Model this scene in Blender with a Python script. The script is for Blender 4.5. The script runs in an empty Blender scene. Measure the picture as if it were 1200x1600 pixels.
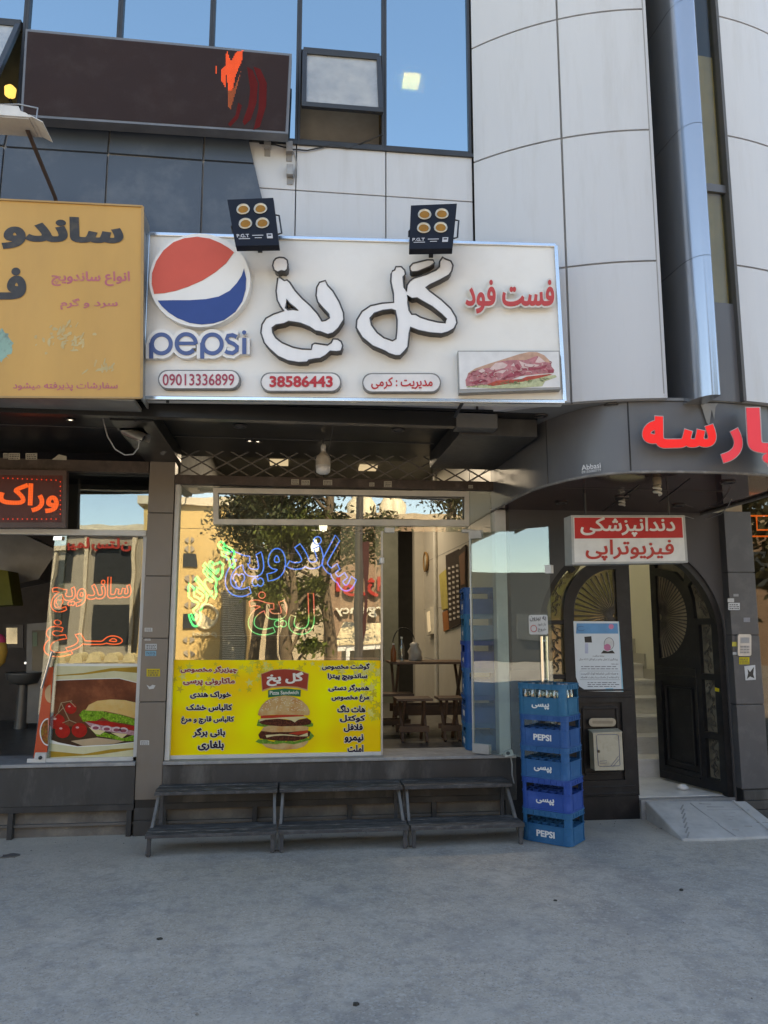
import bpy, math, random
import numpy as np
from mathutils import Vector as V, Matrix, noise
from mathutils.geometry import tessellate_polygon, delaunay_2d_cdt
random.seed(7)
scene = bpy.context.scene
col = scene.collection
tcol = col
R = math.radians
# ------------------------------------------------------------------ camera
FPX = 1200.0
CAM = V((0, -6.85, 1.7))
YAW, PIT = R(6.8), R(8.5)
F = V((math.sin(YAW)*math.cos(PIT), math.cos(YAW)*math.cos(PIT), math.sin(PIT)))
RT = V((math.cos(YAW), -math.sin(YAW), 0))
UP = RT.cross(F)
cd = bpy.data.cameras.new('camera')
cam = bpy.data.objects.new('camera', cd); col.objects.link(cam)
cd.sensor_fit = 'VERTICAL'; cd.sensor_height = 32; cd.lens = 32*FPX/1600
cd.clip_start = .05; cd.clip_end = 600
m = Matrix.Identity(4)
for i in range(3):
    m[i][0] = RT[i]; m[i][1] = UP[i]; m[i][2] = -F[i]; m[i][3] = CAM[i]
cam.matrix_world = m
scene.camera = cam
# ------------------------------------------------------------------ sky, sun, exposure
SUN_EL, SUN_AZ = R(52), R(14)            # azimuth from +Y towards +X: the sun stands behind the building
w = bpy.data.worlds.new('World'); scene.world = w; w.use_nodes = True
nt = w.node_tree
sky = nt.nodes.new('ShaderNodeTexSky'); sky.sky_type = 'NISHITA'; sky.sun_disc = False
sky.sun_elevation = SUN_EL; sky.sun_rotation = SUN_AZ; sky.dust_density = .25; sky.altitude = 1000; sky.air_density = 1.0; sky.ozone_density = 1.0
nt.links.new(sky.outputs[0], nt.nodes['Background'].inputs[0])
nt.nodes['Background'].inputs[1].default_value = .15
sl = bpy.data.lights.new('sun', 'SUN'); sl.energy = 5.0; sl.angle = R(.5); sl.color = (1, .93, .82)
so = bpy.data.objects.new('sun', sl); col.objects.link(so)
sd = V((math.sin(SUN_AZ)*math.cos(SUN_EL), math.cos(SUN_AZ)*math.cos(SUN_EL), math.sin(SUN_EL)))
so.rotation_euler = sd.to_track_quat('Z', 'Y').to_euler(); so.location = (6, 20, 30)
vs = scene.view_settings
vs.view_transform = 'Standard'; vs.look = 'None'; vs.gamma = 1; vs.use_curve_mapping = False
vs.exposure = 1.95
vs.use_white_balance = True; vs.white_balance_temperature = 8500; vs.white_balance_tint = 10
scene.cycles.use_denoising = True
scene.cycles.max_bounces = 10; scene.cycles.transparent_max_bounces = 24
scene.cycles.caustics_reflective = False; scene.cycles.caustics_refractive = False
# ------------------------------------------------------------------ photo measurements -> points on real planes
def ray(x, y): return F + (x-600)/FPX*RT + (800-y)/FPX*UP
class Pl:                                 # a real plane in the street: point o, normal n (towards the viewer)
    def __init__(s, o, n): s.o = V(o); s.n = V(n).normalized()
    def __call__(s, x, y, h=0):
        d = ray(x, y); return CAM + d*((s.o+s.n*h-CAM).dot(s.n)/d.dot(s.n))
def PY(Y): return Pl((0, Y, 0), (0, -1, 0))
def PZ(x, y, Z): return Pl((0, 0, Z), (0, 0, 1))(x, y)
# ------------------------------------------------------------------ materials
MATS = {}
def M(name, c, rough=.6, metal=0, var=.12, scale=6, bump=0, bscale=60, spec=.5, c2=None, dirt=None, dscale=2.5, damt=.5, stretch=None, coat=0):
    if name in MATS: return MATS[name]
    if name.split()[0] in ('poster', 'burger', 'print', 'logo', 'sticker', 'leaf', 'ham', 'tomato'): spec = .15       # matt ink
    mt = bpy.data.materials.new(name); mt.use_nodes = True; n = mt.node_tree; b = n.nodes['Principled BSDF']
    L = n.links.new
    geo = n.nodes.new('ShaderNodeNewGeometry'); vec = geo.outputs['Position']
    if stretch:
        mp = n.nodes.new('ShaderNodeMapping'); mp.inputs['Scale'].default_value = stretch; L(vec, mp.inputs['Vector']); vec = mp.outputs[0]
    def nz(s, det=5, ro=.6):
        t = n.nodes.new('ShaderNodeTexNoise'); t.inputs['Scale'].default_value = s; t.inputs['Detail'].default_value = det; t.inputs['Roughness'].default_value = ro
        L(vec, t.inputs['Vector']); return t.outputs['Fac']
    def ramp(f, a, bb):
        r = n.nodes.new('ShaderNodeMapRange'); r.inputs[1].default_value = a; r.inputs[2].default_value = bb; r.clamp = True; L(f, r.inputs[0]); return r.outputs[0]
    def mix(f, A, B):
        mx = n.nodes.new('ShaderNodeMix'); mx.data_type = 'RGBA'
        if isinstance(f, float): mx.inputs[0].default_value = f
        else: L(f, mx.inputs[0])
        for k, q in ((6, A), (7, B)):
            if isinstance(q, tuple): mx.inputs[k].default_value = (*q[:3], 1)
            else: L(q, mx.inputs[k])
        return mx.outputs[2]
    c2 = c2 or tuple(max(0, v*(1-var*2)) for v in c)
    cc = mix(ramp(nz(scale), .3, .7), c2, tuple(c))
    if dirt is not None:
        k = n.nodes.new('ShaderNodeMath'); k.operation = 'MULTIPLY'; L(ramp(nz(dscale, 8, .7), .5, .72), k.inputs[0]); k.inputs[1].default_value = damt
        cc = mix(k.outputs[0], cc, dirt)
    L(cc, b.inputs['Base Color'])
    b.inputs['Metallic'].default_value = metal
    b.inputs['Specular IOR Level'].default_value = spec
    if coat: b.inputs['Coat Weight'].default_value = coat; b.inputs['Coat Roughness'].default_value = .08
    rr = n.nodes.new('ShaderNodeMapRange'); rr.inputs[3].default_value = max(.02, rough*.8); rr.inputs[4].default_value = min(1, rough*1.2); L(nz(scale*2.3), rr.inputs[0]); L(rr.outputs[0], b.inputs['Roughness'])
    if bump:
        bp = n.nodes.new('ShaderNodeBump'); bp.inputs['Strength'].default_value = bump; bp.inputs['Distance'].default_value = .01; L(nz(bscale, 6), bp.inputs['Height']); L(bp.outputs[0], b.inputs['Normal'])
    MATS[name] = mt; return mt
def EM(name, c, s):
    if name in MATS: return MATS[name]
    mt = bpy.data.materials.new(name); mt.use_nodes = True; n = mt.node_tree; b = n.nodes['Principled BSDF']
    b.inputs['Base Color'].default_value = (*[v*.5 for v in c], 1); b.inputs['Emission Color'].default_value = (*c, 1); b.inputs['Emission Strength'].default_value = s/3.86
    MATS[name] = mt; return mt
def GLASS(name, tint=(.9, .93, .92), refl=(1, 1, 1), f0=.12, rough=0.0, smudge=0, fac=None):
    mt = bpy.data.materials.new(name); mt.use_nodes = True; n = mt.node_tree; n.nodes.clear(); L = n.links.new
    out = n.nodes.new('ShaderNodeOutputMaterial'); mx = n.nodes.new('ShaderNodeMixShader')
    tr = n.nodes.new('ShaderNodeBsdfTransparent'); tr.inputs[0].default_value = (*tint, 1)
    gl = n.nodes.new('ShaderNodeBsdfGlossy'); gl.inputs['Color'].default_value = (*refl, 1); gl.inputs['Roughness'].default_value = rough
    lw = n.nodes.new('ShaderNodeLayerWeight'); lw.inputs[0].default_value = .5
    mr = n.nodes.new('ShaderNodeMapRange'); mr.inputs[3].default_value = f0; mr.inputs[4].default_value = 1
    pw = n.nodes.new('ShaderNodeMath'); pw.operation = 'POWER'; pw.inputs[1].default_value = 4; L(lw.outputs['Facing'], pw.inputs[0]); L(pw.outputs[0], mr.inputs[0])
    L(mr.outputs[0], mx.inputs[0]); L(tr.outputs[0], mx.inputs[1]); L(gl.outputs[0], mx.inputs[2])
    last = mx
    geo = n.nodes.new('ShaderNodeNewGeometry')
    wv = n.nodes.new('ShaderNodeTexNoise'); wv.inputs['Scale'].default_value = 1.6; L(geo.outputs['Position'], wv.inputs['Vector'])
    bp = n.nodes.new('ShaderNodeBump'); bp.inputs['Strength'].default_value = .05; bp.inputs['Distance'].default_value = .02; L(wv.outputs[0], bp.inputs['Height']); L(bp.outputs[0], gl.inputs['Normal'])
    if smudge:                             # a thin film of dust
        df = n.nodes.new('ShaderNodeBsdfDiffuse'); df.inputs[0].default_value = (.6, .58, .54, 1)
        nz = n.nodes.new('ShaderNodeTexNoise'); nz.inputs['Scale'].default_value = 9; nz.inputs['Detail'].default_value = 8; L(geo.outputs['Position'], nz.inputs['Vector'])
        k = n.nodes.new('ShaderNodeMapRange'); k.inputs[1].default_value = .35; k.inputs[2].default_value = .8; k.inputs[3].default_value = smudge*.6; k.inputs[4].default_value = smudge; L(nz.outputs[0], k.inputs[0])
        m2 = n.nodes.new('ShaderNodeMixShader'); L(k.outputs[0], m2.inputs[0]); L(mx.outputs[0], m2.inputs[1]); L(df.outputs[0], m2.inputs[2]); last = m2
    L(last.outputs[0], out.inputs[0]); MATS[name] = mt; return mt
# ------------------------------------------------------------------ object helpers
ORG = {}
def tag(o, label=None, cat=None, group=None, kind=None, category=None):
    for k, v in (('label', label), ('category', cat or category), ('group', group), ('kind', kind)):
        if v: o[k] = v
    return o
def thing(name, label, cat, loc, group=None):
    o = bpy.data.objects.new(name, None); o.empty_display_size = .1; col.objects.link(o); o.location = loc; ORG[o] = V(loc)
    return tag(o, label, cat, group)
class MB:
    def __init__(s): s.v = []; s.f = []; s.sm = []
    def add(s, vs, fs, smooth=False):
        b = len(s.v); s.v += [V(q) for q in vs]; s.f += [tuple(b+i for i in f) for f in fs]; s.sm += [smooth]*len(fs); return s
    def box(s, x0, x1, y0, y1, z0, z1):
        if x0 > x1: x0, x1 = x1, x0
        return s.add([(x, y, z) for x in (x0, x1) for y in (y0, y1) for z in (z0, z1)], [(0, 1, 3, 2), (4, 6, 7, 5), (0, 4, 5, 1), (2, 3, 7, 6), (0, 2, 6, 4), (1, 5, 7, 3)])
    def bar(s, a, b, wx, wy, up=(0, 0, 1)):   # rectangular bar from a to b
        a, b = V(a), V(b); d = (b-a).normalized(); u = V(up)
        if abs(d.dot(u)) > .98: u = V((0, 1, 0))
        sx = d.cross(u).normalized(); sy = sx.cross(d)
        q = [p+sx*i*wx/2+sy*j*wy/2 for p in (a, b) for i, j in ((-1, -1), (1, -1), (1, 1), (-1, 1))]
        return s.add(q, [(3, 2, 1, 0), (4, 5, 6, 7), (0, 1, 5, 4), (1, 2, 6, 5), (2, 3, 7, 6), (3, 0, 4, 7)])
    def extr(s, pts, vec, holes=()):          # polygon (front face) pushed back along vec
        vec = V(vec); loops = [[V(p) for p in pts]]+[[V(p) for p in h] for h in holes]
        flat = [p for l in loops for p in l]; n = len(flat)
        tris = tessellate_polygon(loops)
        nn = V((0, 0, 0))
        l0 = loops[0]
        for i in range(len(l0)): nn += (l0[i]-l0[0]).cross(l0[(i+1) % len(l0)]-l0[0])
        ft = []
        for t in tris:
            a, b, c = (flat[i] for i in t)
            t = tuple(t)
            if (b-a).cross(c-a).dot(vec) > 0: t = t[::-1]
            ft.append(t)
        s.add(flat, ft)
        if vec.length > 1e-9:
            s.add([p+vec for p in flat], [t[::-1] for t in ft])
            for k, l in enumerate(loops):
                m = len(l); fs = []
                for i in range(m): fs.append((i, (i+1) % m, m+(i+1) % m, m+i))
                ccw = nn.dot(vec) < 0
                if not ccw: fs = [f[::-1] for f in fs]
                s.add(list(l)+[p+vec for p in l], fs)
        return s
    def tube(s, pts, r, n=8, closed=False, cap=True):
        pts = [V(p) for p in pts]; N = len(pts); rings = []; prev = None
        for i, p in enumerate(pts):
            if closed: d = pts[(i+1) % N]-pts[i-1]
            else: d = pts[min(i+1, N-1)]-pts[max(i-1, 0)]
            d.normalize()
            if prev is None:
                u = V((0, 0, 1)) if abs(d.z) < .9 else V((1, 0, 0))
                u = (u-d*u.dot(d)).normalized()
            else: u = (prev-d*prev.dot(d)).normalized()
            prev = u; w2 = d.cross(u)
            rr = r[i] if isinstance(r, (list, tuple)) else r
            rings.append([p+(u*math.cos(2*math.pi*k/n)+w2*math.sin(2*math.pi*k/n))*rr for k in range(n)])
        vs = [q for g in rings for q in g]; fs = []
        for i in range(N if closed else N-1):
            j = (i+1) % N
            for k in range(n): fs.append((i*n+k, i*n+(k+1) % n, j*n+(k+1) % n, j*n+k))
        s.add(vs, fs, True)
        if cap and not closed:
            s.add(rings[0], [tuple(range(n))[::-1]]); s.add(rings[-1], [tuple(range(n))])
        return s
    def lathe(s, prof, c=(0, 0, 0), n=20, mat=None):   # prof: (r, z) pairs
        mat = mat or Matrix.Translation(V(c)); vs = []
        for r, z in prof:
            for k in range(n): vs.append(mat @ V((r*math.cos(2*math.pi*k/n), r*math.sin(2*math.pi*k/n), z)))
        fs = []
        for i in range(len(prof)-1):
            for k in range(n): fs.append((i*n+k, i*n+(k+1) % n, (i+1)*n+(k+1) % n, (i+1)*n+k))
        s.add(vs, fs, True)
        if prof[0][0] > 1e-4: s.add(vs[:n], [tuple(range(n))[::-1]])
        if prof[-1][0] > 1e-4: s.add(vs[-n:], [tuple(range(n))])
        return s
    def build(s, name, mat, parent=None, bev=0, loc=None, bseg=2, **kw):
        me = bpy.data.meshes.new(name)
        if parent is not None: org = ORG[parent]
        elif loc is not None: org = V(loc)
        else:
            lo = [min(q[i] for q in s.v) for i in range(3)]; hi = [max(q[i] for q in s.v) for i in range(3)]
            org = V(((lo[0]+hi[0])/2, (lo[1]+hi[1])/2, lo[2]))
        me.from_pydata([q-org for q in s.v], [], s.f); me.polygons.foreach_set('use_smooth', s.sm); me.materials.append(mat); me.update()
        o = bpy.data.objects.new(name, me); col.objects.link(o); ORG[o] = org
        if parent is not None: o.parent = parent
        else: o.location = org
        if bev:
            b = o.modifiers.new('bevel', 'BEVEL'); b.width = bev; b.segments = bseg; b.limit_method = 'ANGLE'; b.angle_limit = R(40); b.use_clamp_overlap = True
        return tag(o, **kw) if kw else o
def BX(x0, x1, y0, y1, z0, z1): return MB().box(x0, x1, y0, y1, z0, z1)
def px(pl, pts, t=.004, h=0, holes=()):       # outline measured in the photo, laid on plane pl, standing h proud and t thick
    vec = -pl.n*t
    return MB().extr([pl(x, y, h+t) for x, y in pts], vec, [[pl(x, y, h+t) for x, y in q] for q in holes])
def rect(x0, y0, x1, y1): return [(x0, y0), (x1, y0), (x1, y1), (x0, y1)]
def lerp(a, b, t): return a+(b-a)*t
def quadfn(q):
    if len(q) == 4 and not isinstance(q[0], (tuple, list)): q = rect(*q)
    (a, b, c, d) = q
    def f(u, v):
        return (lerp(lerp(d[0], c[0], u), lerp(a[0], b[0], u), v), lerp(lerp(d[1], c[1], u), lerp(a[1], b[1], u), v))
    return f
def sub(q, u0, v0, u1, v1):                   # sub-rectangle of a quad, v downwards
    f = quadfn(q); return [f(u0, 1-v0), f(u1, 1-v0), f(u1, 1-v1), f(u0, 1-v1)]
def ell(cx, cy, rx, ry, n=24, a0=0, a1=360): return [(cx+rx*math.cos(R(a0+(a1-a0)*i/(n if a1-a0 == 360 else n-1))), cy+ry*math.sin(R(a0+(a1-a0)*i/(n if a1-a0 == 360 else n-1)))) for i in range(n)]
def rrect(x0, y0, x1, y1, r, n=6):
    o = []
    for cx, cy, a in ((x1-r, y0+r, -90), (x1-r, y1-r, 0), (x0+r, y1-r, 90), (x0+r, y0+r, 180)): o += ell(cx, cy, r, r, n, a, a+90)
    return o
# ------------------------------------------------------------------ writing
AR = {}
for ch, cp, nf in zip('اآبپتثجچحخدذرزژسشصضطظعغفقکگلمنوهی',
    (0xFE8D, 0xFE81, 0xFE8F, 0xFB56, 0xFE95, 0xFE99, 0xFE9D, 0xFB7A, 0xFEA1, 0xFEA5, 0xFEA9, 0xFEAB, 0xFEAD, 0xFEAF, 0xFB8A, 0xFEB1, 0xFEB5, 0xFEB9, 0xFEBD, 0xFEC1, 0xFEC5, 0xFEC9, 0xFECD, 0xFED1, 0xFED5, 0xFB8E, 0xFB92, 0xFEDD, 0xFEE1, 0xFEE5, 0xFEED, 0xFEE9, 0xFBFC),
    (2, 2, 4, 4, 4, 4, 4, 4, 4, 4, 2, 2, 2, 2, 2, 4, 4, 4, 4, 4, 4, 4, 4, 4, 4, 4, 4, 4, 4, 4, 2, 4, 4)): AR[ch] = (cp, nf)
def shape(s):                                 # joins Persian letters and puts them in visual order
    if not any(c in AR for c in s): return s
    out = []; i = 0
    while i < len(s):
        c = s[i]
        if c not in AR: out.append(c); i += 1; continue
        pj = i > 0 and (s[i-1] == 'ـ' or (s[i-1] in AR and AR[s[i-1]][1] == 4))
        if c == 'ل' and i+1 < len(s) and s[i+1] == 'ا': out.append(chr(0xFEFC if pj else 0xFEFB)); i += 2; continue
        nj = AR[c][1] == 4 and i+1 < len(s) and (s[i+1] == 'ـ' or s[i+1] in AR)
        out.append(chr(AR[c][0]+(3 if pj and nj else 2 if nj else 1 if pj else 0))); i += 1
    return ''.join(out[::-1])
def outlines(s, off, res):
    cu = bpy.data.curves.new('t', 'FONT'); cu.body = s; cu.resolution_u = res; cu.fill_mode = 'NONE'
    o = bpy.data.objects.new('t', cu); tcol.objects.link(o); bpy.context.view_layer.update()
    me = bpy.data.meshes.new_from_object(o.evaluated_get(bpy.context.evaluated_depsgraph_get()))
    vs = [(v.co.x, v.co.y) for v in me.vertices]; nxt = {}
    adj = {}
    for e in me.edges: adj.setdefault(e.vertices[0], []).append(e.vertices[1]); adj.setdefault(e.vertices[1], []).append(e.vertices[0])
    seen = set(); loops = []
    for v0 in range(len(vs)):
        if v0 in seen or v0 not in adj: continue
        lp = [v0]; seen.add(v0); prev, cur = v0, max(adj[v0]) if abs(v0-max(adj[v0])) > 1 and min(adj[v0]) == v0+1 and 0 else min(adj[v0])
        while cur not in seen:
            seen.add(cur); lp.append(cur); n2 = [q for q in adj[cur] if q != prev]; prev, cur = cur, (n2[0] if n2 else lp[0])
        pts = [vs[i] for i in lp]
        if lp[0] < lp[-1] and lp[1] != lp[0]+1: pts = pts[::-1]
        if len(pts) > 2: loops.append(pts)
    bpy.data.objects.remove(o); bpy.data.curves.remove(cu); bpy.data.meshes.remove(me)
    return fatten(loops, off)
def fatten(loops, off):                       # heavier letters: every outline moved outwards
    if not off: return loops
    A = [np.array(l) for l in loops]; area = [float(np.sum(a[:, 0]*np.roll(a[:, 1], -1)-np.roll(a[:, 0], -1)*a[:, 1])) for a in A]
    out = []
    for k, a in enumerate(A):
        best, p = k, a[0]
        for m_, b in enumerate(A):
            if m_ == k or abs(area[m_]) <= abs(area[best]): continue
            x0, y0, x1, y1 = b[:, 0], b[:, 1], np.roll(b[:, 0], -1), np.roll(b[:, 1], -1)
            hit = ((y0 > p[1]) != (y1 > p[1])) & (p[0] < x0+(p[1]-y0)*(x1-x0)/np.where(y1 == y0, 1, y1-y0))
            if hit.sum() % 2: best = m_
        sg = 1 if area[best] > 0 else -1
        d = np.roll(a, -1, 0)-a; L_ = np.linalg.norm(d, axis=1); keep = L_ > 1e-6; a = a[keep]; d = np.roll(a, -1, 0)-a; d /= np.maximum(np.linalg.norm(d, axis=1), 1e-9)[:, None]
        n1 = np.stack([d[:, 1], -d[:, 0]], 1)*sg; n0 = np.roll(n1, 1, 0); m2 = n0+n1; q = np.maximum((m2*m2).sum(1), .8); out.append((a+m2*(2*off/q)[:, None]).tolist())
    return out
def union(loops):                             # one clean sheet out of overlapping letter outlines
    vs, es = [], []
    for l in loops:
        b = len(vs); vs += [V(p) for p in l]; es += [(b+i, b+(i+1) % len(l)) for i in range(len(l))]
    ov, oe, of, _, _, _ = delaunay_2d_cdt(vs, es, [], 0, 1e-5)
    P_ = np.array([(v.x, v.y) for v in ov]); T = np.array([f for f in of if len(f) == 3]); c = P_[T].mean(1)
    wn = np.zeros(len(c))
    for l in loops:
        a = np.array(l); b = np.roll(a, -1, 0)
        for k in range(len(a)):
            (x0, y0), (x1, y1) = a[k], b[k]
            if y0 == y1: continue
            up = (c[:, 1] >= y0) & (c[:, 1] < y1) if y1 > y0 else (c[:, 1] >= y1) & (c[:, 1] < y0)
            xs = x0+(c[:, 1]-y0)*(x1-x0)/(y1-y0)
            wn[up & (xs > c[:, 0])] += 1 if y1 > y0 else -1
    T = T[abs(wn) > .5]
    ed = {}
    for t in T:
        for i in range(3):
            a, b = int(t[i]), int(t[(i+1) % 3])
            if (b, a) in ed: del ed[(b, a)]
            else: ed[(a, b)] = 1
    return P_, T, list(ed)
def text(name, s, fn, mat, parent=None, ext=.002, bold=0, neon=0, res=3, ref=None, **kw):
    """fn(u, v, w) puts the unit box of the word into the street; w is metres along the facing."""
    s = shape(s); loops = outlines(s, bold, res)
    lr = loops if ref is None else outlines(s, ref, res)
    xs = [p[0] for l in lr for p in l]; ys = [p[1] for l in lr for p in l]; x0, x1, y0, y1 = min(xs), max(xs), min(ys), max(ys)
    P_, T, ed = union(loops); b = MB(); at = lambda i, w_: fn(float(P_[i][0]-x0)/(x1-x0), float(P_[i][1]-y0)/(y1-y0), w_)
    if neon:
        nx = {}
        for a, c in ed: nx.setdefault(a, []).append(c)
        while nx:
            a = next(iter(nx)); lp = [a]; cur = nx[a].pop()
            if not nx[a]: del nx[a]
            while cur != lp[0] and cur in nx:
                lp.append(cur); n2 = nx[cur].pop()
                if not nx[cur]: del nx[cur]
                cur = n2
            pts = [at(i, 0) for i in lp]; q = [pts[0]]
            for p in pts[1:]:
                if (p-q[-1]).length > neon*1.1: q.append(p)
            if len(q) > 3: b.tube(q, neon, 6, True)
    else:
        n_ = len(P_); b.add([at(i, ext) for i in range(n_)], [tuple(int(k) for k in t) for t in T])
        m_ = len(ed); b.add([at(i, ext) for e in ed for i in e]+[at(i, 0) for e in ed for i in e], [(2*k, 2*m_+2*k, 2*m_+2*k+1, 2*k+1) for k in range(m_)])
    return b.build(name, mat, parent, **kw)
def tq(pl, q, h=0):                           # a measured quad on a plane as a place for a word
    f = quadfn(q); return lambda u, v, w: pl(*f(u, v), h+w)
def copy_tree(o, parent=None):
    c = o.copy(); col.objects.link(c); ORG[c] = ORG[o]
    if parent: c.parent = parent
    for ch in list(o.children): copy_tree(ch, c)
    return c
# ------------------------------------------------------------------ palette
WHITEP = M('white cladding', (.51, .525, .55), .35, var=.03, scale=2, dirt=(.36, .355, .345), dscale=4, damt=.42, stretch=(1.6, 1.6, .16), bump=.02, bscale=4)
SLATEP = M('slate cladding', (.058, .076, .104), .35, var=.08, scale=2, dirt=(.2, .21, .22), dscale=2, damt=.3)
JOINT = M('joint seal', (.3, .3, .3), .8)
STREAK = M('stained joint', (.3, .3, .3), .85, dirt=(.5, .5, .48), dscale=9)
BLACKP = M('black soffit', (.016, .017, .019), .3, var=.1, scale=2, dirt=(.04, .04, .04), dscale=1.2, damt=.2, spec=.2)
FASC = M('dark fascia', (.115, .118, .128), .38, var=.08, scale=2.5, dirt=(.16, .155, .15), dscale=4, damt=.35, stretch=(1, 1, .4))
REDREFL = M('canopy soffit', (.05, .018, .02), .07, var=.1, scale=2, spec=.9)  # red in the base colour imitates the red sign mirrored in the soffit
POSTM = M('brown post cladding', (.18, .152, .126), .4, var=.08, scale=3, dirt=(.18, .17, .16), dscale=5, damt=.3, stretch=(1, 1, .5))
PLINTH = M('black granite', (.045, .046, .048), .45, var=.2, scale=5, dirt=(.17, .165, .155), dscale=3.5, damt=.6, stretch=(1, 1, .35), bump=.03)
BROWNP = M('brown vent panel', (.17, .15, .13), .8, var=.2, scale=4, dirt=(.3, .26, .21), dscale=5, damt=.6)
STONE = M('grey stone slab', (.3, .3, .3), .7, var=.15, scale=8, dirt=(.45, .44, .42), dscale=6, damt=.6, bump=.1)
WALLD = M('dark plaster', (.085, .078, .078), .75, var=.06, scale=2)
ALU = M('white aluminium', (.58, .58, .56), .4, var=.04, scale=4, dirt=(.34, .33, .3), dscale=5, damt=.4)
SILVER = M('silver trim', (.62, .66, .7), .22, 1, var=.05)
DKMET = M('dark metal', (.03, .032, .036), .4, var=.15, scale=8)
FINM = M('fin metal', (.42, .45, .49), .22, .88, var=.06, scale=1.5, stretch=(1, 1, .2), dirt=(.5, .5, .5), dscale=5, damt=.2)
STEELB = M('brown steel', (.075, .052, .042), .6, var=.25, scale=9, dirt=(.17, .14, .12), dscale=7, damt=.5)
CHROME = M('chrome', (.75, .74, .72), .12, 1, var=.03)
IRON = M('black iron', (.013, .013, .015), .42, var=.2, scale=7, dirt=(.06, .058, .056), dscale=8, damt=.3, bump=.03, spec=.35)
IRONH = M('worn iron', (.09, .078, .065), .5, .3, var=.3, scale=14, dirt=(.25, .22, .18), dscale=16, damt=.5)
BLUEGL = GLASS('blue mirror glass', (.16, .2, .22), (.60, .83, .94), .62)
GREYGL = GLASS('hazed sash glass', (.3, .33, .35), (.8, .88, .9), .3, .12, smudge=.6)
SHOPGL = GLASS('shop glass', (.86, .9, .88), (1, .97, .92), .205)
CLEARGL = GLASS('clear door glass', (.84, .9, .88), (.95, 1, 1), .11, smudge=.03)
LEFTGL = GLASS('left shop glass', (.8, .84, .8), (.95, .96, .95), .12)
RIGHTGL = GLASS('right shop glass', (.7, .72, .7), (.9, .85, .78), .07)
TRANSGL = GLASS('transom glass', (.84, .9, .88), (.9, .97, 1), .13)
DARKIN = M('dark interior', (.035, .033, .03), .8)
TILEIN = M('interior tile', (.52, .49, .43), .35, var=.05, scale=3)
FLOORIN = M('interior floor', (.12, .115, .11), .35, var=.25, scale=5)
CREAM = M('cream stair wall', (.74, .73, .62), .6, var=.03, scale=2)
MARBLE = M('white marble', (.78, .78, .76), .3, var=.08, scale=3, dirt=(.4, .4, .4), dscale=7, damt=.5, stretch=(1, 1, 2.5))
CONC = M('ramp concrete', (.47, .465, .45), .8, var=.12, scale=5, dirt=(.22, .22, .22), dscale=4, damt=.5, bump=.15, bscale=50)
RED = M('sign red', (.52, .012, .01), .35, var=.05)
WHITE = M('paint white', (.72, .72, .7), .45, var=.04)
BLACK = M('paint black', (.012, .012, .013), .45, var=.1)
CABLE = M('cable', (.02, .02, .02), .6)
GREYC = M('grey cable', (.3, .3, .3), .6)
# ------------------------------------------------------------------ ground
GR = M('worn pavement', (.48, .43, .365), .85, var=.11, scale=1.1, dirt=(.17, .168, .165), dscale=.6, damt=.85, bump=.35, bscale=45)
n = GR.node_tree; b = n.nodes['Principled BSDF']; L = n.links.new      # speckle, pale dust and spots on top of the blotches
src = b.inputs['Base Color'].links[0].from_socket; geo = n.nodes.new('ShaderNodeNewGeometry')
for sc_, lo, hi, cc, am in ((60, .54, .68, (.48, .48, .47), .6), (95, .56, .68, (.12, .12, .12), .6), (2.6, .5, .7, (.52, .48, .42), .5), (1.1, .52, .72, (.22, .215, .21), .55), (7, .5, .72, (.23, .225, .22), .55), (19, .5, .75, (.2, .19, .175), .45), (34, .56, .70, (.58, .55, .5), .4)):
    t = n.nodes.new('ShaderNodeTexNoise'); t.inputs['Scale'].default_value = sc_; t.inputs['Detail'].default_value = 7; L(geo.outputs['Position'], t.inputs['Vector'])
    r = n.nodes.new('ShaderNodeMapRange'); r.inputs[1].default_value = lo; r.inputs[2].default_value = hi; r.inputs[4].default_value = am; L(t.outputs[0], r.inputs[0])
    mx = n.nodes.new('ShaderNodeMix'); mx.data_type = 'RGBA'; L(r.outputs[0], mx.inputs[0]); L(src, mx.inputs[6]); mx.inputs[7].default_value = (*cc, 1); src = mx.outputs[2]
sep = n.nodes.new('ShaderNodeSeparateXYZ'); L(geo.outputs['Position'], sep.inputs[0])          # blown dust gathers along the foot of the shop front
t = n.nodes.new('ShaderNodeTexNoise'); t.inputs['Scale'].default_value = 3.5; t.inputs['Detail'].default_value = 8; L(geo.outputs['Position'], t.inputs['Vector'])
k = n.nodes.new('ShaderNodeMath'); k.operation = 'MULTIPLY_ADD'; L(t.outputs[0], k.inputs[0]); k.inputs[1].default_value = 1.6; L(sep.outputs[1], k.inputs[2])
r = n.nodes.new('ShaderNodeMapRange'); r.inputs[1].default_value = -.1; r.inputs[2].default_value = .85; r.inputs[4].default_value = .75; L(k.outputs[0], r.inputs[0])
mx = n.nodes.new('ShaderNodeMix'); mx.data_type = 'RGBA'; L(r.outputs[0], mx.inputs[0]); L(src, mx.inputs[6]); mx.inputs[7].default_value = (.5, .45, .37, 1); src = mx.outputs[2]
L(src, b.inputs['Base Color'])
me = MB()
NX, NY = 60, 50
g = [[V((-9+18*i/NX, -9+9.2*j/NY, 0)) for i in range(NX+1)] for j in range(NY+1)]
for rw in g:
    for q in rw:
        if q.y < .0: q.z = .010*(noise.noise(V((q.x*1.3, q.y*1.3, 0)))+.5*noise.noise(V((q.x*4, q.y*4, 3)))-.4)
for j in range(NY):
    for i in range(NX): me.add([g[j][i], g[j][i+1], g[j+1][i+1], g[j+1][i]], [(0, 1, 2, 3)], True)
tag(me.build('pavement', GR), kind='structure')
me = MB(); me.box(-9, 9, -8.16, -8.0, -.3, .02); tag(me.build('kerb', STONE, bev=.01), kind='structure')
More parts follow.
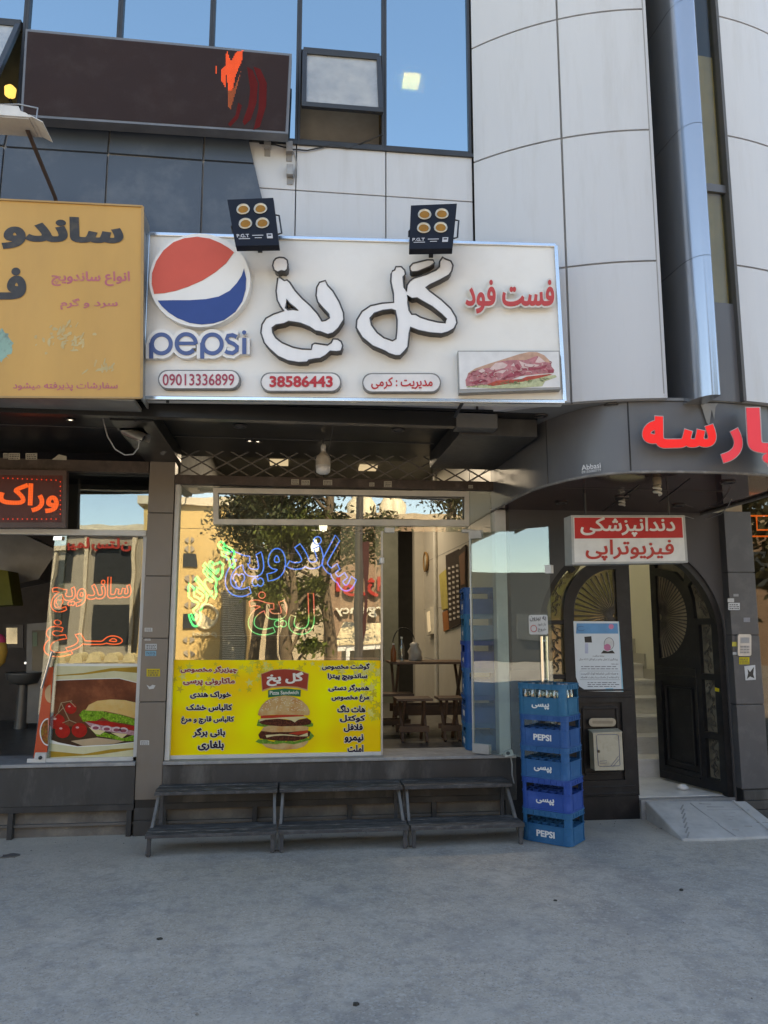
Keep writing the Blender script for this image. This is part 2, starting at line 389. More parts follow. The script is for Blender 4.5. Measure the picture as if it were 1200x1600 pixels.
ROADM = M('asphalt', (.32, .285, .26), .85, var=.15, scale=1.5, bump=.2)
me = MB(); me.add([(-150, -150, -.13), (150, -150, -.13), (150, 60, -.13), (-150, 60, -.13)], [(0, 1, 2, 3)]); tag(me.build('road', ROADM), kind='structure')
FARP = M('far pavement', (.3, .28, .25), .85)
me = MB(); me.box(-60, 60, -40, -17.5, -.3, .02); tag(me.build('far_pavement', FARP), kind='structure')
LITTER = M('dark leaf litter', (.05, .045, .038), .9)
for x, y, r_, nm in ((16, 1337, 15, 'blackish stain on the pavement at its far left edge'), (556, 1568, 3, 'small dark scrap lying low in the middle of the pavement'), (868, 1407, 2.6, 'little dark scrap on the pavement in front of the crates'), (1065, 1390, 3, 'dark chip on the pavement below the ramp'), (250, 1467, 3.2, 'brownish scrap on the pavement at lower left')):
    c = PZ(x, y, 0); rr = r_/190
    pts = [(c.x+rr*(.5+.7*random.random())*math.cos(a*.48), c.y+rr*(.4+.6*random.random())*math.sin(a*.48), .004) for a in range(13)]
    MB().extr(pts, (0, 0, -.012)).build('litter' if r_ < 10 else 'stain', LITTER if r_ < 10 else M('damp stain', (.11, .105, .1), .7), label=nm, category='litter' if r_ < 10 else 'stain', group='scraps lying on the pavement')
rg_ = random.Random(9); me = MB()
for k in range(420):
    x = rg_.uniform(-2.3, 3.4); y = -.04-abs(rg_.gauss(0, .22)) if k < 300 else -rg_.uniform(.1, 3.4); r_ = rg_.uniform(.002, .0055)
    if k % 9 == 0: r_ *= 1.7
    me.add([V((x+r_*rg_.uniform(.6, 1.2), y, .001)), V((x, y+r_*rg_.uniform(.6, 1.2), .001)), V((x-r_*rg_.uniform(.6, 1.2), y, .001)), V((x, y-r_*rg_.uniform(.6, 1.2), .001)), V((x, y, .001+r_*rg_.uniform(.6, 1.2)))], [(0, 1, 4), (1, 2, 4), (2, 3, 4), (3, 0, 4)])
tag(me.build('grit', M('grit', (.3, .28, .25), .9, var=.3, scale=40)), 'loose grit scattered along the foot of the shop front', 'grit', kind='stuff')
# ------------------------------------------------------------------ the building
B = thing('office_building', 'grey and white office building with round tower and shops at street level', 'building', (0, 0, 0))
YU = -1.4
pu = PY(YU); p0 = PY(0)
SILL, WTOP = 5.38, 7.62
# solid body: floors, roof, rear, so that it shades the street
me = MB(); me.box(-16, 16, 7.0, 7.2, 0, 8.4); me.box(-16, 2.25, -1.2, 7.0, 8.0, 8.2); me.box(4.45, 16, -1.2, 7.0, 8.0, 8.2); me.box(2.25, 4.45, 3.5, 7.0, 8.0, 8.2); me.box(2.25, 4.45, -1.2, .2, 8.0, 8.2); me.box(-16, -15.8, -1.2, 7, 0, 8.0); me.box(15.8, 16, 0, 7, 0, 8.0)  # roof left open above the stairwell to let sky light down

for za, zb_ in ((7.75, 7.95), (3.9, 5.3)): me.box(-15.8, 2.25, -1.15, 7.0, za, zb_); me.box(4.45, 15.8, -1.15, 7.0, za, zb_); me.box(2.25, 4.45, 3.5, 7.0, za, zb_)
me.box(4.9, 15.8, .3, .5, 3.3, 8.0)
me.build('concrete_frame', DARKIN, B)
me = MB(); me.box(-15.8, 1.45, 3.2, 3.3, 5.3, 7.75); me.box(-15.8, 1.45, -1.1, 3.2, 7.70, 7.75); me.build('office_ceiling', M('office ceiling', (.3, .33, .35), .8), B)
BX(-.02, .65, -1.05, -1.0, 5.33, 7.69).build('room_panel', M('lit room grey brown', (.34, .31, .27), .8), B)  # added panel, its colour stands in for the lit room behind
BX(-5.5, -2.06, -.6, -.55, 5.33, 7.69).build('room_panel', M('olive wall', (.3, .28, .18), .8), B)
me = MB(); me.box(-15.8, 1.45, -1.12, 3.2, 5.3, 5.33); me.box(1.3, 1.45, -1.1, 3.2, 5.33, 7.70); me.build('office_floor', M('office floor', (.12, .12, .11), .6), B)
# white flat cladding under the office windows and above them
me = MB(); xs = [-16, -9, -5, pu(120, 300).x, pu(301, 300).x, pu(462, 300).x, pu(603, 300).x, pu(739, 300).x]
zj = 4.98
for a, bb in zip(xs, xs[1:]):
    me.box(a+.004, bb-.004, YU, YU+.05, 3.30, zj-.004); me.box(a+.004, bb-.004, YU, YU+.05, zj+.004, SILL-.02)
    me.box(a+.004, bb-.004, YU, YU+.05, WTOP+.06, 7.9); me.box(a+.004, bb-.004, YU, YU+.05, 7.91, 8.1)
me.build('white_cladding', WHITEP, B, bev=.004)
BX(-16, pu(739, 300).x, YU+.045, YU+.25, 3.3, SILL-.03).build('cladding_backing', JOINT, B)
BX(-16, 1.36, YU+.045, YU+.25, WTOP+.03, 8.1).build('parapet_backing', JOINT, B)
# slate cladding at left with its slanted end
sp = PY(YU-.05)
me = MB()
def cut(pts, h=.03): me.extr([sp(x, y) for x, y in pts], (0, h, 0))
xl = -430
cut([(xl, 150), (14, 185), (5, 226), (xl, 190)]); cut([(18, 186), (171, 194), (167, 238), (9, 228)]); cut([(174, 195), (319, 203), (316, 249), (170, 238)]); cut([(322, 203), (386, 207), (396, 254), (319, 249)])
cut([(xl, 194), (5, 230), (-8, 372), (xl, 372)]); cut([(8, 231), (167, 241), (160, 372), (-5, 372)]); cut([(170, 242), (316, 252), (312, 372), (163, 372)]); cut([(319, 252), (397, 257), (424, 372), (315, 372)])
me.build('slate_cladding', SLATEP, B, bev=.003)
me = MB(); me.extr([PY(YU-.025)(x, y) for x, y in [(xl, 152), (386, 208), (424, 372), (xl, 372)]], (0, .02, 0)); me.build('cladding_joint', STREAK, B)
# office windows
mx_ = [-5.6, -4.2, -2.78, -2.06, -1.38, -.69, -.02, .65, 1.345]
def wframe(par, x0, x1, z0, z1, y=YU, t=.02, d=.06):
    me = MB(); me.box(x0, x0+t, y-.01, y+d, z0, z1); me.box(x1-t, x1, y-.01, y+d, z0, z1); me.box(x0+t, x1-t, y-.012, y+d, z0, z0+t); me.box(x0+t, x1-t, y-.012, y+d, z1-t, z1)
    return me
for i, (a, bb) in enumerate(zip(mx_, mx_[1:])):
    wp = wframe(B, a, bb, SILL, WTOP).build('window', DKMET, B, bev=.003)
    sash = i in (2, 6)
    zt = pu(535, 85).z if i == 6 else pu(15, 36).z
    MB().box(a+.02, bb-.02, YU+.02, YU+.028, (zt if sash else SILL)+.03, WTOP-.035).build('pane', BLUEGL, wp)
    if sash:
        BX(a+.035, bb-.035, YU-.008, YU+.05, zt-.03, zt+.03).build('transom_bar', DKMET, wp)
        out = .15 if i == 6 else .30
        top = V((0, YU-.02, zt-.03)); bot = V((0, YU-.02-out, SILL+(.19 if i == 6 else .14)))
        x0, x1 = a+.045, bb-.045
        me = MB()
        for xx in (x0, x1): me.bar((xx, top.y, top.z), (xx, bot.y, bot.z), .035, .035, (1, 0, 0))
        for q in (top, bot): me.bar((x0-.017, q.y, q.z), (x1+.017, q.y, q.z), .036, .036)
        me.build('opened_sash', DKMET, wp)
        me = MB(); me.add([(x0, top.y, top.z), (x1, top.y, top.z), (x1, bot.y, bot.z), (x0, bot.y, bot.z)], [(0, 1, 2, 3)]); me.build('sash_glass', GREYGL, wp)
BX(-16, 1.36, YU-.02, YU+.06, SILL-.03, SILL-.002).build('window_sill', DKMET, B)
LAMPW = EM('office lamp', (1, .55, .06), 140)
c = PZ(648, 127, 7.68)
tag(BX(c.x-.13, c.x+.13, c.y-.10, c.y+.10, 7.66, 7.70).build('ceiling_lamp', LAMPW), 'square lit ceiling lamp seen through the rightmost blue office window', 'ceiling lamp')
q = PY(-.9)(16, 142)
me = MB(); me.lathe([(.02, -.055), (.04, -.04), (.045, .02), (.02, .045)], q, 14); o = me.build('wall_lamp', EM('wall lamp', (1, .72, .2), 1.3)); tag(o, 'small yellow lit lamp inside the half open sash window at upper left', 'lamp')
MB().tube([q+V((0, 0, -.07)), q+V((.03, .05, -.14)), q+V((.06, .3, -.16))], .012).build('bracket', DKMET, o)
# tower
TC = V((2.85, .26)); TR_ = 2.25
def tp(a, z, r=TR_): return V((TC.x+r*math.sin(R(a)), TC.y-r*math.cos(R(a)), z))
def shell(me, a0, a1, z0, z1, r=TR_, t=.05, step=1.5):
    n_ = max(2, int(abs(a1-a0)/step)); A = [a0+(a1-a0)*i/n_ for i in range(n_+1)]
    vs = [tp(a, z, rr) for a in A for z in (z0, z1) for rr in (r, r-t)]
    fs = [(0, 1, 3, 2)]
    for i in range(n_):
        k = i*4; fs += [(k, k+2, k+6, k+4), (k+1, k+5, k+7, k+3), (k+2, k+3, k+7, k+6), (k, k+4, k+5, k+1)]
    k = n_*4; fs.append((k, k+2, k+3, k+1)); me.add(vs, [f[::-1] for f in fs], False)
    for i in range(len(me.sm)-len(fs), len(me.sm)): me.sm[i] = False
zs = [3.262, 4.28, 5.30, 6.29, 7.30, 8.0]
for bays in (((-41.6, -24.2), (-23.8, -7.9)), ((7.6, 23.95), (24.35, 41), (41.3, 60))):
    me = MB()
    for z0, z1 in zip(zs, zs[1:]):
        for a0, a1 in bays: shell(me, a0, a1, z0+.007, z1-.007)
    me.build('tower_cladding', WHITEP, B)
me = MB(); shell(me, -41.5, -8, 3.27, 8.0, TR_-.022, .1, 1.5); shell(me, 7.7, 60, 3.27, 8.0, TR_-.022, .1, 1.5); me.build('tower_backing', JOINT, B)
me = MB(); me.bar(tp(-8, 3.3, 2.2), tp(-8, 8.0, 2.2), .02, .1); 
me.build('slot_edge', JOINT, B)
for a, mt_ in ((-7.85, WHITEP), (7.55, M('slot reveal', (.1, .1, .1), .5))):
    me = MB(); me.extr([tp(a, 3.27), tp(a, 8.0), tp(a, 8.0, 1.75), tp(a, 3.27, 1.75)], (.02 if a < 0 else -.02, 0, 0)); me.build('slot_reveal', mt_, B)
me = MB(); shell(me, -.5, 7.5, 3.9, 8.0, 2.2, .01, 2); me.build('slot_glass', GLASS('slot glass', (.85, .83, .75), (.7, .75, .8), .05), B)
me = MB(); shell(me, -.5, 7.5, 3.27, 4.0, 2.21, .04, 2); me.build('slot_panel', FASC, B)
me = MB(); shell(me, -.5, 7.5, 4.86, 4.92, 2.215, .03, 2); me.build('slot_bar', FASC, B)
me = MB(); shell(me, -.5, 10, 3.9, 6.0, 2.17, .02, 5); me.build('slot_blind', M('olive blind', (.42, .37, .18), .8), B)
# fin with rounded nose
def finprof(z):
    xl_, xr, yn = 2.69, 2.84, -2.17
    pts = [(2.665, -1.45), (2.69, -1.75), (2.697, -1.9)]
    pts += [(2.70+.10-.10*math.cos(R(a)), -1.99-.18*math.sin(R(a))) for a in range(6, 91, 7)]
    pts += [(2.825, -2.172), (2.84, -2.162), (2.84, -1.45)]
    return [V((x, y, z)) for x, y in pts]
me = MB()
for z0, z1 in ((3.24, 4.236), (4.24, 5.236), (5.24, 6.226), (6.23, 7.226), (7.23, 8.0)):
    lo, hi = finprof(z0), finprof(z1); n_ = len(lo)
    me.add(lo+hi, [(i, n_+i, n_+i+1, i+1) for i in range(n_-1)], True); me.add(lo, [tuple(range(n_))]); me.add(hi, [tuple(range(n_))[::-1]])
me.build('metal_fin', FINM, B)
# tower soffit ring
FASP = [(1.83, .05), (1.835, -.4), (1.84, -.8), (1.86, -1.1), (1.91, -1.32), (1.98, -1.52), (2.07, -1.68), (2.18, -1.79), (2.32, -1.86), (2.5, -1.9), (2.7, -1.92)]
FASP = FASP+[(5.70-x, y) for x, y in FASP[::-1]]
ring = [tp(a, 3.265, 2.20) for a in range(-56, 57, 4)]
me = MB(); me.extr(ring+[V((5.2, .1, 3.265)), V((.9, .1, 3.265))], (0, 0, .02)); me.build('tower_soffit', M('grey soffit', (.2, .21, .22), .5, var=.06), B)
# curved fascia over the entrance
me = MB(); z0, z1 = 2.76, 3.262
vs = [V((x, y, z)) for x, y in FASP for z in (z0, z1)]
me.add(vs, [(2*i, 2*i+2, 2*i+3, 2*i+1) for i in range(len(FASP)-1)], True); me.build('curved_fascia', FASC, B)
me = MB(); me.tube([V((x, y-.004, z0)) for x, y in FASP], .011, 6); me.build('fascia_edge', M('chipped edge', (.2, .19, .18), .8, dirt=(.45, .44, .42), dscale=14), B)
for i in (4, 8, 13, 17):
    x, y = FASP[i]; me = MB(); me.bar((x, y-.001, z0), (x, y-.001, z1), .008, .006); me.build('fascia_joint', BLACK, B)
me = MB(); me.extr([V((x, y+.01, z0+.015)) for x, y in FASP]+[V((3.87, .1, z0+.015)), V((1.83, .1, z0+.015))], (0, 0, .02)); me.build('canopy_soffit', REDREFL, B)
me = MB(); me.bar(PZ(1000, 757, z0+.013), PZ(935, 805, z0+.013), .006, .004); me.bar(PZ(880, 762, z0+.013), PZ(1130, 768, z0+.013), .006, .004); me.bar(PZ(1078, 748, z0+.013), PZ(1030, 785, z0+.013), .006, .004); me.build('soffit_joint', BLACK, B)
# overhang soffit with beams
me = MB(); me.box(-16, 1.83, -1.5, .25, 3.26, 3.28); me.build('overhang_soffit', BLACKP, B)
BX(-16, 1.2, -1.49, -1.41, 3.15, 3.259).build('front_beam', BLACKP, B, bev=.004)
BX(-1.30, -1.0, -1.40, .0, 3.14, 3.255).build('cross_beam', BLACKP, B, bev=.004)
BX(1.22, 1.825, -1.36, -.12, 3.12, 3.258).build('duct_box', M('duct box', (.03, .031, .034), .45, dirt=(.1, .1, .1), damt=.4), B, bev=.004)
BX(1.17, 1.48, -1.5, -1.37, 3.14, 3.25).build('bracket_plate', M('bracket plate', (.09, .09, .09), .5), B, bev=.003)
me = MB(); me.bar((-15, -.72, 3.256), (-1.31, -.72, 3.256), .01, .006); me.bar((-.99, -.5, 3.256), (1.2, -.5, 3.256), .01, .006); me.bar((.3, -1.4, 3.256), (.3, 0, 3.256), .01, .006); me.build('soffit_seam', M('seam', (.06, .06, .06), .5), B)
DLR = M('downlight rim', (.09, .08, .075), .35, .6)
def downlight(p, label, lit=0, r=.05):
    t = thing('downlight', label, 'downlight', p, 'downlights set in the overhang')
    MB().lathe([(r*.72, .004), (r*.75, -.012), (r*1.05, -.012), (r*1.1, 0), (r*.72, .004)], p, 20).build('rim', DLR, t)
    MB().lathe([(.0001, -.002), (r*.7, -.002), (r*.7, .006)], p, 16).build('lens', EM('lit lens', (1, .95, .85), 7) if lit else M('dead lens', (.12, .09, .08), .3), t)
    return t
for (x, y, z, lb, lit) in ((110, 655, 3.258, 'lit round downlight in the black soffit over the left shop', 1), (390, 688, 3.258, 'lit downlight in the black soffit, left of a second lit one', 1), (403, 689, 3.258, 'lit downlight in the black soffit, right of a second lit one', 1), (375, 665, 3.258, 'unlit downlight in the black soffit below the round blue and red logo', 0), (622, 671, 3.258, 'unlit downlight in the black soffit below the middle of the white sign', 0),
        (845, 649, 3.262, 'brown downlight under the tower close to the white sign corner', 0), (955, 632, 3.262, 'brown downlight under the tower above the curved fascia', 0), (877, 785, 2.774, 'dim downlight in the canopy soffit left of the hanging red sign', 0), (1137, 753, 2.774, 'dim downlight in the canopy soffit under the red letters', 0), (1060, 789, 2.774, 'dim downlight in the canopy soffit above the hanging sign corner', 0)):
    downlight(PZ(x, y, z), lb, lit, .035 if lit else .05)
# dark wall round the iron door, columns, plinth
AC, AR_ = V((3.13, 1.62)), .9
arch = [V((AC.x+AR_*math.cos(R(a)), 0, AC.y+AR_*math.sin(R(a)))) for a in range(180, -1, -6)]
hole = [V((2.23, 0, -.02))]+arch+[V((4.03, 0, -.02))]
me = MB(); me.extr([V((1.98, 0, -.1)), V((1.98, 0, 2.78)), V((4.2, 0, 2.78)), V((4.2, 0, -.1))], (0, .25, 0), [[V((2.23, 0, -.05))]+arch+[V((4.03, 0, -.05))]]); me.build('entrance_wall', WALLD, B)
me = MB(); 
for z0_, z1_ in ((.26, .995), (1.003, 1.62), (1.628, 2.2), (2.208, 2.78)): me.box(4.03+.01, 4.31, -.1, .2, z0_, z1_)
me.build('entrance_column', M('grey column', (.075, .075, .082), .4, var=.08, scale=3, dirt=(.16, .16, .16), dscale=6, damt=.3), B, bev=.003)
BX(4.045, 4.30, -.09, .2, 0, 2.78).build('column_core', BLACK, B)
me = MB(); me.box(4.05, 6, -.11, .1, 0, .08); me.box(4.05, 6, -.11, .1, .086, .16); me.box(4.05, 6, -.11, .1, .166, .25); me.build('column_base', PLINTH, B, bev=.003)
me = MB()
for z0_, z1_ in ((.285, 1.07), (1.077, 1.60), (1.607, 2.13), (2.137, 2.68), (2.687, 3.14)): me.box(-1.262, -1.045, -.03, .2, z0_, z1_)
me.build('post_cladding', POSTM, B, bev=.003)
BX(-1.255, -1.052, -.022, .2, 0, 3.15).build('post_core', BLACK, B)
me = MB(); me.box(-1.26, -1.047, -.028, .18, 0, .12); me.box(-1.26, -1.047, -.028, .18, .126, .22); me.build('post_base', PLINTH, B, bev=.002)
BX(1.95, 2.235, -.03, .12, .01, 1.32).build('wall_base', M('gloss black tile', (.02, .021, .024), .2, var=.2), B, bev=.003)
def plinth(x0, x1, vs_):
    BX(x0, x1, -.04, .3, .255, .56).build('plinth', PLINTH, B, bev=.004)
    BX(x0, x1, -.06, .42, .562, .59).build('threshold_slab', STONE, B, bev=.005)
    BX(x0, x1, .03, .06, 0, .25).build('vent_panel', BROWNP, B)
    me = MB(); me.box(x0, x1, -.035, .03, .205, .254); 
    for v in vs_: me.box(v-.02, v+.02, -.033, .03, 0, .205)
    me.build('vent_frame', M('black bars', (.035, .034, .034), .6, dirt=(.12, .11, .1), damt=.5), B, bev=.002)
    BX(x0, x1, .0, .031, .085, .105).build('vent_bar', M('grey bar', (.13, .12, .11), .6), B)
plinth(-16, -1.265, (-6, -5, -4.1, -3.2, -2.23, -1.3)); plinth(-1.042, 1.98, (-1.02, -.28, .52, 1.25, 1.9))

# the flat wing to the right of the tower
me = MB()
for k in range(6):
    x = 4.62+1.4*k
    for z0_, z1_ in ((3.30, 4.276), (4.284, 5.3)): me.box(x+.004, x+1.396, -1.1, -1.05, z0_, z1_)
    me.box(x+.004, x+1.396, -1.1, -1.05, 7.7, 8.1)
me.build('white_cladding', WHITEP, B, bev=.004)
BX(4.5, 13.1, -1.055, -.9, 3.28, 5.32).build('cladding_backing', JOINT, B); BX(4.5, 13.1, -1.055, -.9, 7.69, 8.1).build('parapet_backing', JOINT, B)
for k in range(6):
    x = 4.62+1.4*k; wp = wframe(B, x, x+1.4, 5.34, 7.68, -1.1).build('window', DKMET, B, bev=.003); MB().box(x+.02, x+1.38, -1.08, -1.072, 5.36, 7.66).build('pane', BLUEGL, wp)
BX(4.5, 13.1, -1.05, .3, 3.25, 3.275).build('overhang_soffit', BLACKP, B)
# ------------------------------------------------------------------ shop fronts (parts of the building)
YG = .06
pg = PY(YG-.004)
def wpt(x, y): return p0(x, y)
# steel beam and folding lattice above the window
bz0, bz1 = p0(525, 762).z, p0(525, 748).z
BX(-1.04, 1.84, -.03, .05, bz0, bz1).build('shop_beam', STEELB, B, bev=.003)
BX(-16, -1.27, -.03, .05, bz0+.09, bz1+.11).build('shop_beam', STEELB, B, bev=.003)
me = MB()
zl0, zl1 = bz1, 3.28; x = -1.48
while x < 1.84:
    for a, b_, yy in (((x, zl0), (x+.44, zl1), .02), ((x, zl1), (x+.44, zl0), .034)):
        t0, t1 = max(0, (-1.04-a[0])/.44), min(1, (1.83-a[0])/.44)
        if t1 > t0: me.bar((lerp(a[0], b_[0], t0), yy, lerp(a[1], b_[1], t0)), (lerp(a[0], b_[0], t1), yy, lerp(a[1], b_[1], t1)), .013, .007, (0, 1, 0))
    x += .22
me.build('folding_lattice', M('lattice steel', (.16, .15, .14), .5, .6, dirt=(.1, .07, .05), damt=.5), B)
# main window: frame, glass, joints
me = MB(); me.box(-1.04, -1.0, .0, .10, .59, bz0); me.build('jamb', ALU, B, bev=.003)
me = MB(); me.box(1.84, 1.945, -.02, .10, .59, 2.765); me.build('jamb', ALU, B, bev=.004)
jz = p0(596, 829).z; xd = p0(597, 1000).x
sw = BX(-1.0, xd, .045, .09, .59, .622).build('shop_window', ALU, B, bev=.003)
BX(-1.0, xd, YG, YG+.008, .622, jz).build('pane', SHOPGL, sw)
BX(-1.0, 1.84, YG, YG+.008, jz+.004, bz0).build('pane', SHOPGL, sw)
BX(xd-.004, xd+.012, YG-.015, YG+.02, .59, jz).build('edge_strip', M('edge aluminium', (.5, .5, .48), .3, .6), sw)
me = MB(); x = p0(438, 900).x; me.box(x-.002, x+.002, YG-.002, YG+.0, .64, bz0); me.build('glass_joint', BLACK, sw)
me = MB(); x = p0(602, 829).x; me.box(x, x+.09, YG-.02, YG+.03, jz-.012, jz+.035); me.build('patch_fitting', ALU, sw, bev=.003); me = MB(); x = p0(724, 829).x; me.box(x, x+.13, YG-.02, YG+.03, jz-.0, jz+.028); me.build('patch_fitting', ALU, sw, bev=.003)
me = MB(); q = p0(596, 872); me.tube([q+V((0, -.03, .0)), q+V((0, -.03, -.05))], .022, 10); me.build('corner_clip', WHITE, sw)
# left shop front
sl_ = BX(-16, -1.27, .0, .07, p0(120, 836).z, p0(120, 827).z).build('shop_window', ALU, B, bev=.003)
BX(-2.1, -1.27, YG, YG+.008, p0(120, 827).z, bz0+.1).build('pane', TRANSGL, sl_)
xw = p0(76, 1000).x
BX(xw+.03, -1.30, YG, YG+.008, .62, p0(120, 836).z).build('pane', LEFTGL, sl_)
BX(-1.30, -1.27, .03, .09, .59, p0(120, 836).z).build('jamb', ALU, sl_)
BX(xw-.12, -1.27, .03, .09, .59, .62).build('bottom_rail', ALU, sl_)
# its glass door leaf, standing a little open
DL = Pl((xw+.03, YG-.01, 0), (-.25, -1, 0))
gd = px(DL, [(86, 836), (52, 1192), (78, 1192), (104, 836)], .008).build('glass_door', LEFTGL, B)
me = MB(); me.tube([DL(81, 1018, .05), DL(65, 1075, .05)], .013, 10); me.tube([DL(80, 1022, .0), DL(80, 1022, .05)], .008); me.tube([DL(67, 1070, .0), DL(67, 1070, .05)], .008); me.build('handle', CHROME, gd)
px(DL, [(55, 1176), (72, 1176), (70, 1192), (52, 1192)], .03, .0).build('patch_fitting', ALU, gd, bev=.003)
q = DL(63, 1184, .035); MB().lathe([(.0001, .012), (.014, .01), (.016, -.02)], n=12, mat=Matrix.Translation(q) @ Matrix.Rotation(R(90), 4, 'X')).build('lock', DKMET, gd)
px(DL, [(84, 838), (97, 838), (96, 844), (83, 844)], .03, .0).build('patch_fitting', CHROME, gd, bev=.003)
# open glass door of the main shop
PHI = R(45); HX, HY = 1.62, .045
du = V((math.cos(PHI), -math.sin(PHI), 0)); DM = Pl((HX, HY, 0), (-du.y*-1 if 0 else -math.sin(PHI), -math.cos(PHI), 0))
dl = .79; z0, z1 = .61, jz-.01
def dpt(u, z, h=0): return V((HX, HY, 0))+du*u+V((0, 0, z))+DM.n*h
me = MB(); me.extr([dpt(0, z0, .006), dpt(dl, z0, .006), dpt(dl, z1, .006), dpt(0, z1, .006)], -DM.n*.010); gd2 = me.build('glass_door', CLEARGL, B)
me = MB()
for zz in ((z0-.01, z0+.07), ): me.extr([dpt(0, zz[0], .02), dpt(.17, zz[0], .02), dpt(.17, zz[1], .02), dpt(0, zz[1], .02)], -DM.n*.04)
me.build('bottom_patch', M('patch steel', (.5, .5, .5), .35, .7), gd2, bev=.004)
me = MB(); me.extr([dpt(.0, z1-.05, .02), dpt(.13, z1-.05, .02), dpt(.13, z1+.02, .02), dpt(0, z1+.02, .02)], -DM.n*.04); me.build('top_patch', ALU, gd2, bev=.004)
me = MB(); me.extr([dpt(-.004, z0, .01), dpt(.012, z0, .01), dpt(.012, z1, .01), dpt(-.004, z1, .01)], -DM.n*.02); me.build('edge_strip', M('edge aluminium', (.5, .5, .48), .3), gd2)
for s_ in (.045, -.045):
    me = MB(); me.tube([dpt(dl-.075, 1.22, s_), dpt(dl-.075, 1.62, s_)], .014, 12); me.tube([dpt(dl-.075, 1.26, 0), dpt(dl-.075, 1.26, s_)], .008); me.tube([dpt(dl-.075, 1.58, 0), dpt(dl-.075, 1.58, s_)], .008); me.build('handle', CHROME, gd2)
me = MB(); me.extr([dpt(dl-.035, 2.15, .02), dpt(dl+.025, 2.15, .02), dpt(dl+.025, 2.22, .02), dpt(dl-.035, 2.22, .02)], -DM.n*.04); me.build('lock', WHITE, gd2, bev=.004)
# small warning sign on the door
sg = [dpt(u, z, .012) for u, z in rrect(dl-.205, 1.635, dl-.03, 1.80, .018)]
sgn = MB().extr(sg, -DM.n*.006).build('door_sticker', M('sticker white', (.7, .69, .67), .4), label='small white notice with red ring stuck on the open glass door above its chrome handle', category='sticker')
dq = lambda u0, z0_, u1, z1_: (lambda u, v, w: dpt(lerp(u0, u1, u), lerp(z0_, z1_, v), .0125+w))
text('lettering', 'به بیرون', dq(dl-.195, 1.745, dl-.042, 1.79), M('ink', (.09, .085, .085), .6), sgn, .001, .02)
text('lettering', 'باز شود', dq(dl-.12, 1.705, dl-.045, 1.735), M('ink', (.09, .085, .085), .6), sgn, .001, .01)
text('lettering', 'خروج', dq(dl-.12, 1.655, dl-.045, 1.69), M('ink', (.09, .085, .085), .6), sgn, .001, .01)
c0 = (dl-.16, 1.685)
MB().tube([dpt(c0[0]+.028*math.cos(R(a)), c0[1]+.028*math.sin(R(a)), .013) for a in range(0, 360, 20)], .003, 6, True).build('red_ring', RED, sgn)
# ------------------------------------------------------------------ iron door
pd = PY(.03)
idr = thing('iron_door', 'arched black wrought iron double door with sunburst glass, right leaf standing open', 'door', (3.13, .03, 0))
GOLDGL = GLASS('door glass', (.5, .48, .42), (.78, .76, .66), .16, .06)
def arcp(c, r, a0, a1, n=18, Y=.03): return [V((c[0]+r*math.cos(R(a0+(a1-a0)*i/(n-1))), Y, c[1]+r*math.sin(R(a0+(a1-a0)*i/(n-1))))) for i in range(n)]
def xz(pts, Y): return [V((x, Y, z)) for x, z in pts]
ZT = .17
# outer frame ring
me = MB(); o_ = [V((2.232, .02, 0))]+arcp((3.13, 1.62), .897, 180, 0, 40, .02)+[V((4.028, .02, 0))]; i_ = [V((3.975, .02, 0))]+arcp((3.13, 1.62), .845, 0, 180, 40, .02)+[V((2.285, .02, 0))]
me.extr(o_+i_, (0, .10, 0)); me.build('outer_frame', IRON, idr, bev=.004)
# left half: sidelight, leaf
me = MB()
me.box(2.285, 3.13, .03, .09, .0, .20); me.box(2.285, 2.335, .03, .08, .2, 1.86)
for z in (.62, 1.25, 1.74): me.box(2.33, 2.5, .034, .08, z-.02, z+.02)
me.bar((2.60, .055, 2.21), (2.45, .055, 2.36), .06, .05, (0, 1, 0)); me.bar((2.27+.06, .05, 1.9), (2.42, .05, 2.02), .03, .04, (0, 1, 0)) if 0 else None
me.build('side_frame', IRON, idr, bev=.004)
me = MB(); me.extr(xz([(2.335, .2), (2.49, .2), (2.49, 1.85), (2.56, 2.1), (2.7, 2.29), (2.8, 2.41), (2.6, 2.25), (2.335, 2.0)], .07), (0, .008, 0)); me.build('side_glass', GOLDGL, idr)
leaf = MB()
lo = [V((2.485, .02, .205))]+arcp((3.0, 1.82), .52, 180, 90, 16, .02)+[V((3.13, .02, 2.34)), V((3.13, .02, .205))]
gl = [V((2.578, .02, 1.40))]+[V((2.578, .02, 1.82))]+arcp((2.998, 1.82), .42, 180, 90, 14, .02)+[V((2.998, .02, 1.40))]
pn = xz([(2.60, .34), (3.0, .34), (3.0, 1.02), (2.60, 1.02)], .02)
leaf.extr(lo, (0, .06, 0), [gl, pn]); lf = leaf.build('left_leaf', IRON, idr, bev=.005)
me = MB(); me.box(2.59, 3.01, .045, .07, .33, 1.03); me.build('lower_panel', IRON, lf)
me = MB()
for a, b_ in (((2.64, .40), (2.96, .40)), ((2.96, .40), (2.96, .97)), ((2.96, .97), (2.64, .97)), ((2.64, .97), (2.64, .40))): me.bar((a[0], .042, a[1]), (b_[0], .042, b_[1]), .022, .02, (0, 1, 0))
for z in (.225, .285, 1.07, 1.13): me.bar((2.53, .018, z), (3.1, .018, z), .012, .016)
me.build('moulding', IRON, lf, bev=.004)
me = MB(); me.extr([p+V((0, .045, 0)) for p in gl], (0, .006, 0)); me.build('fan_glass', GOLDGL, lf)
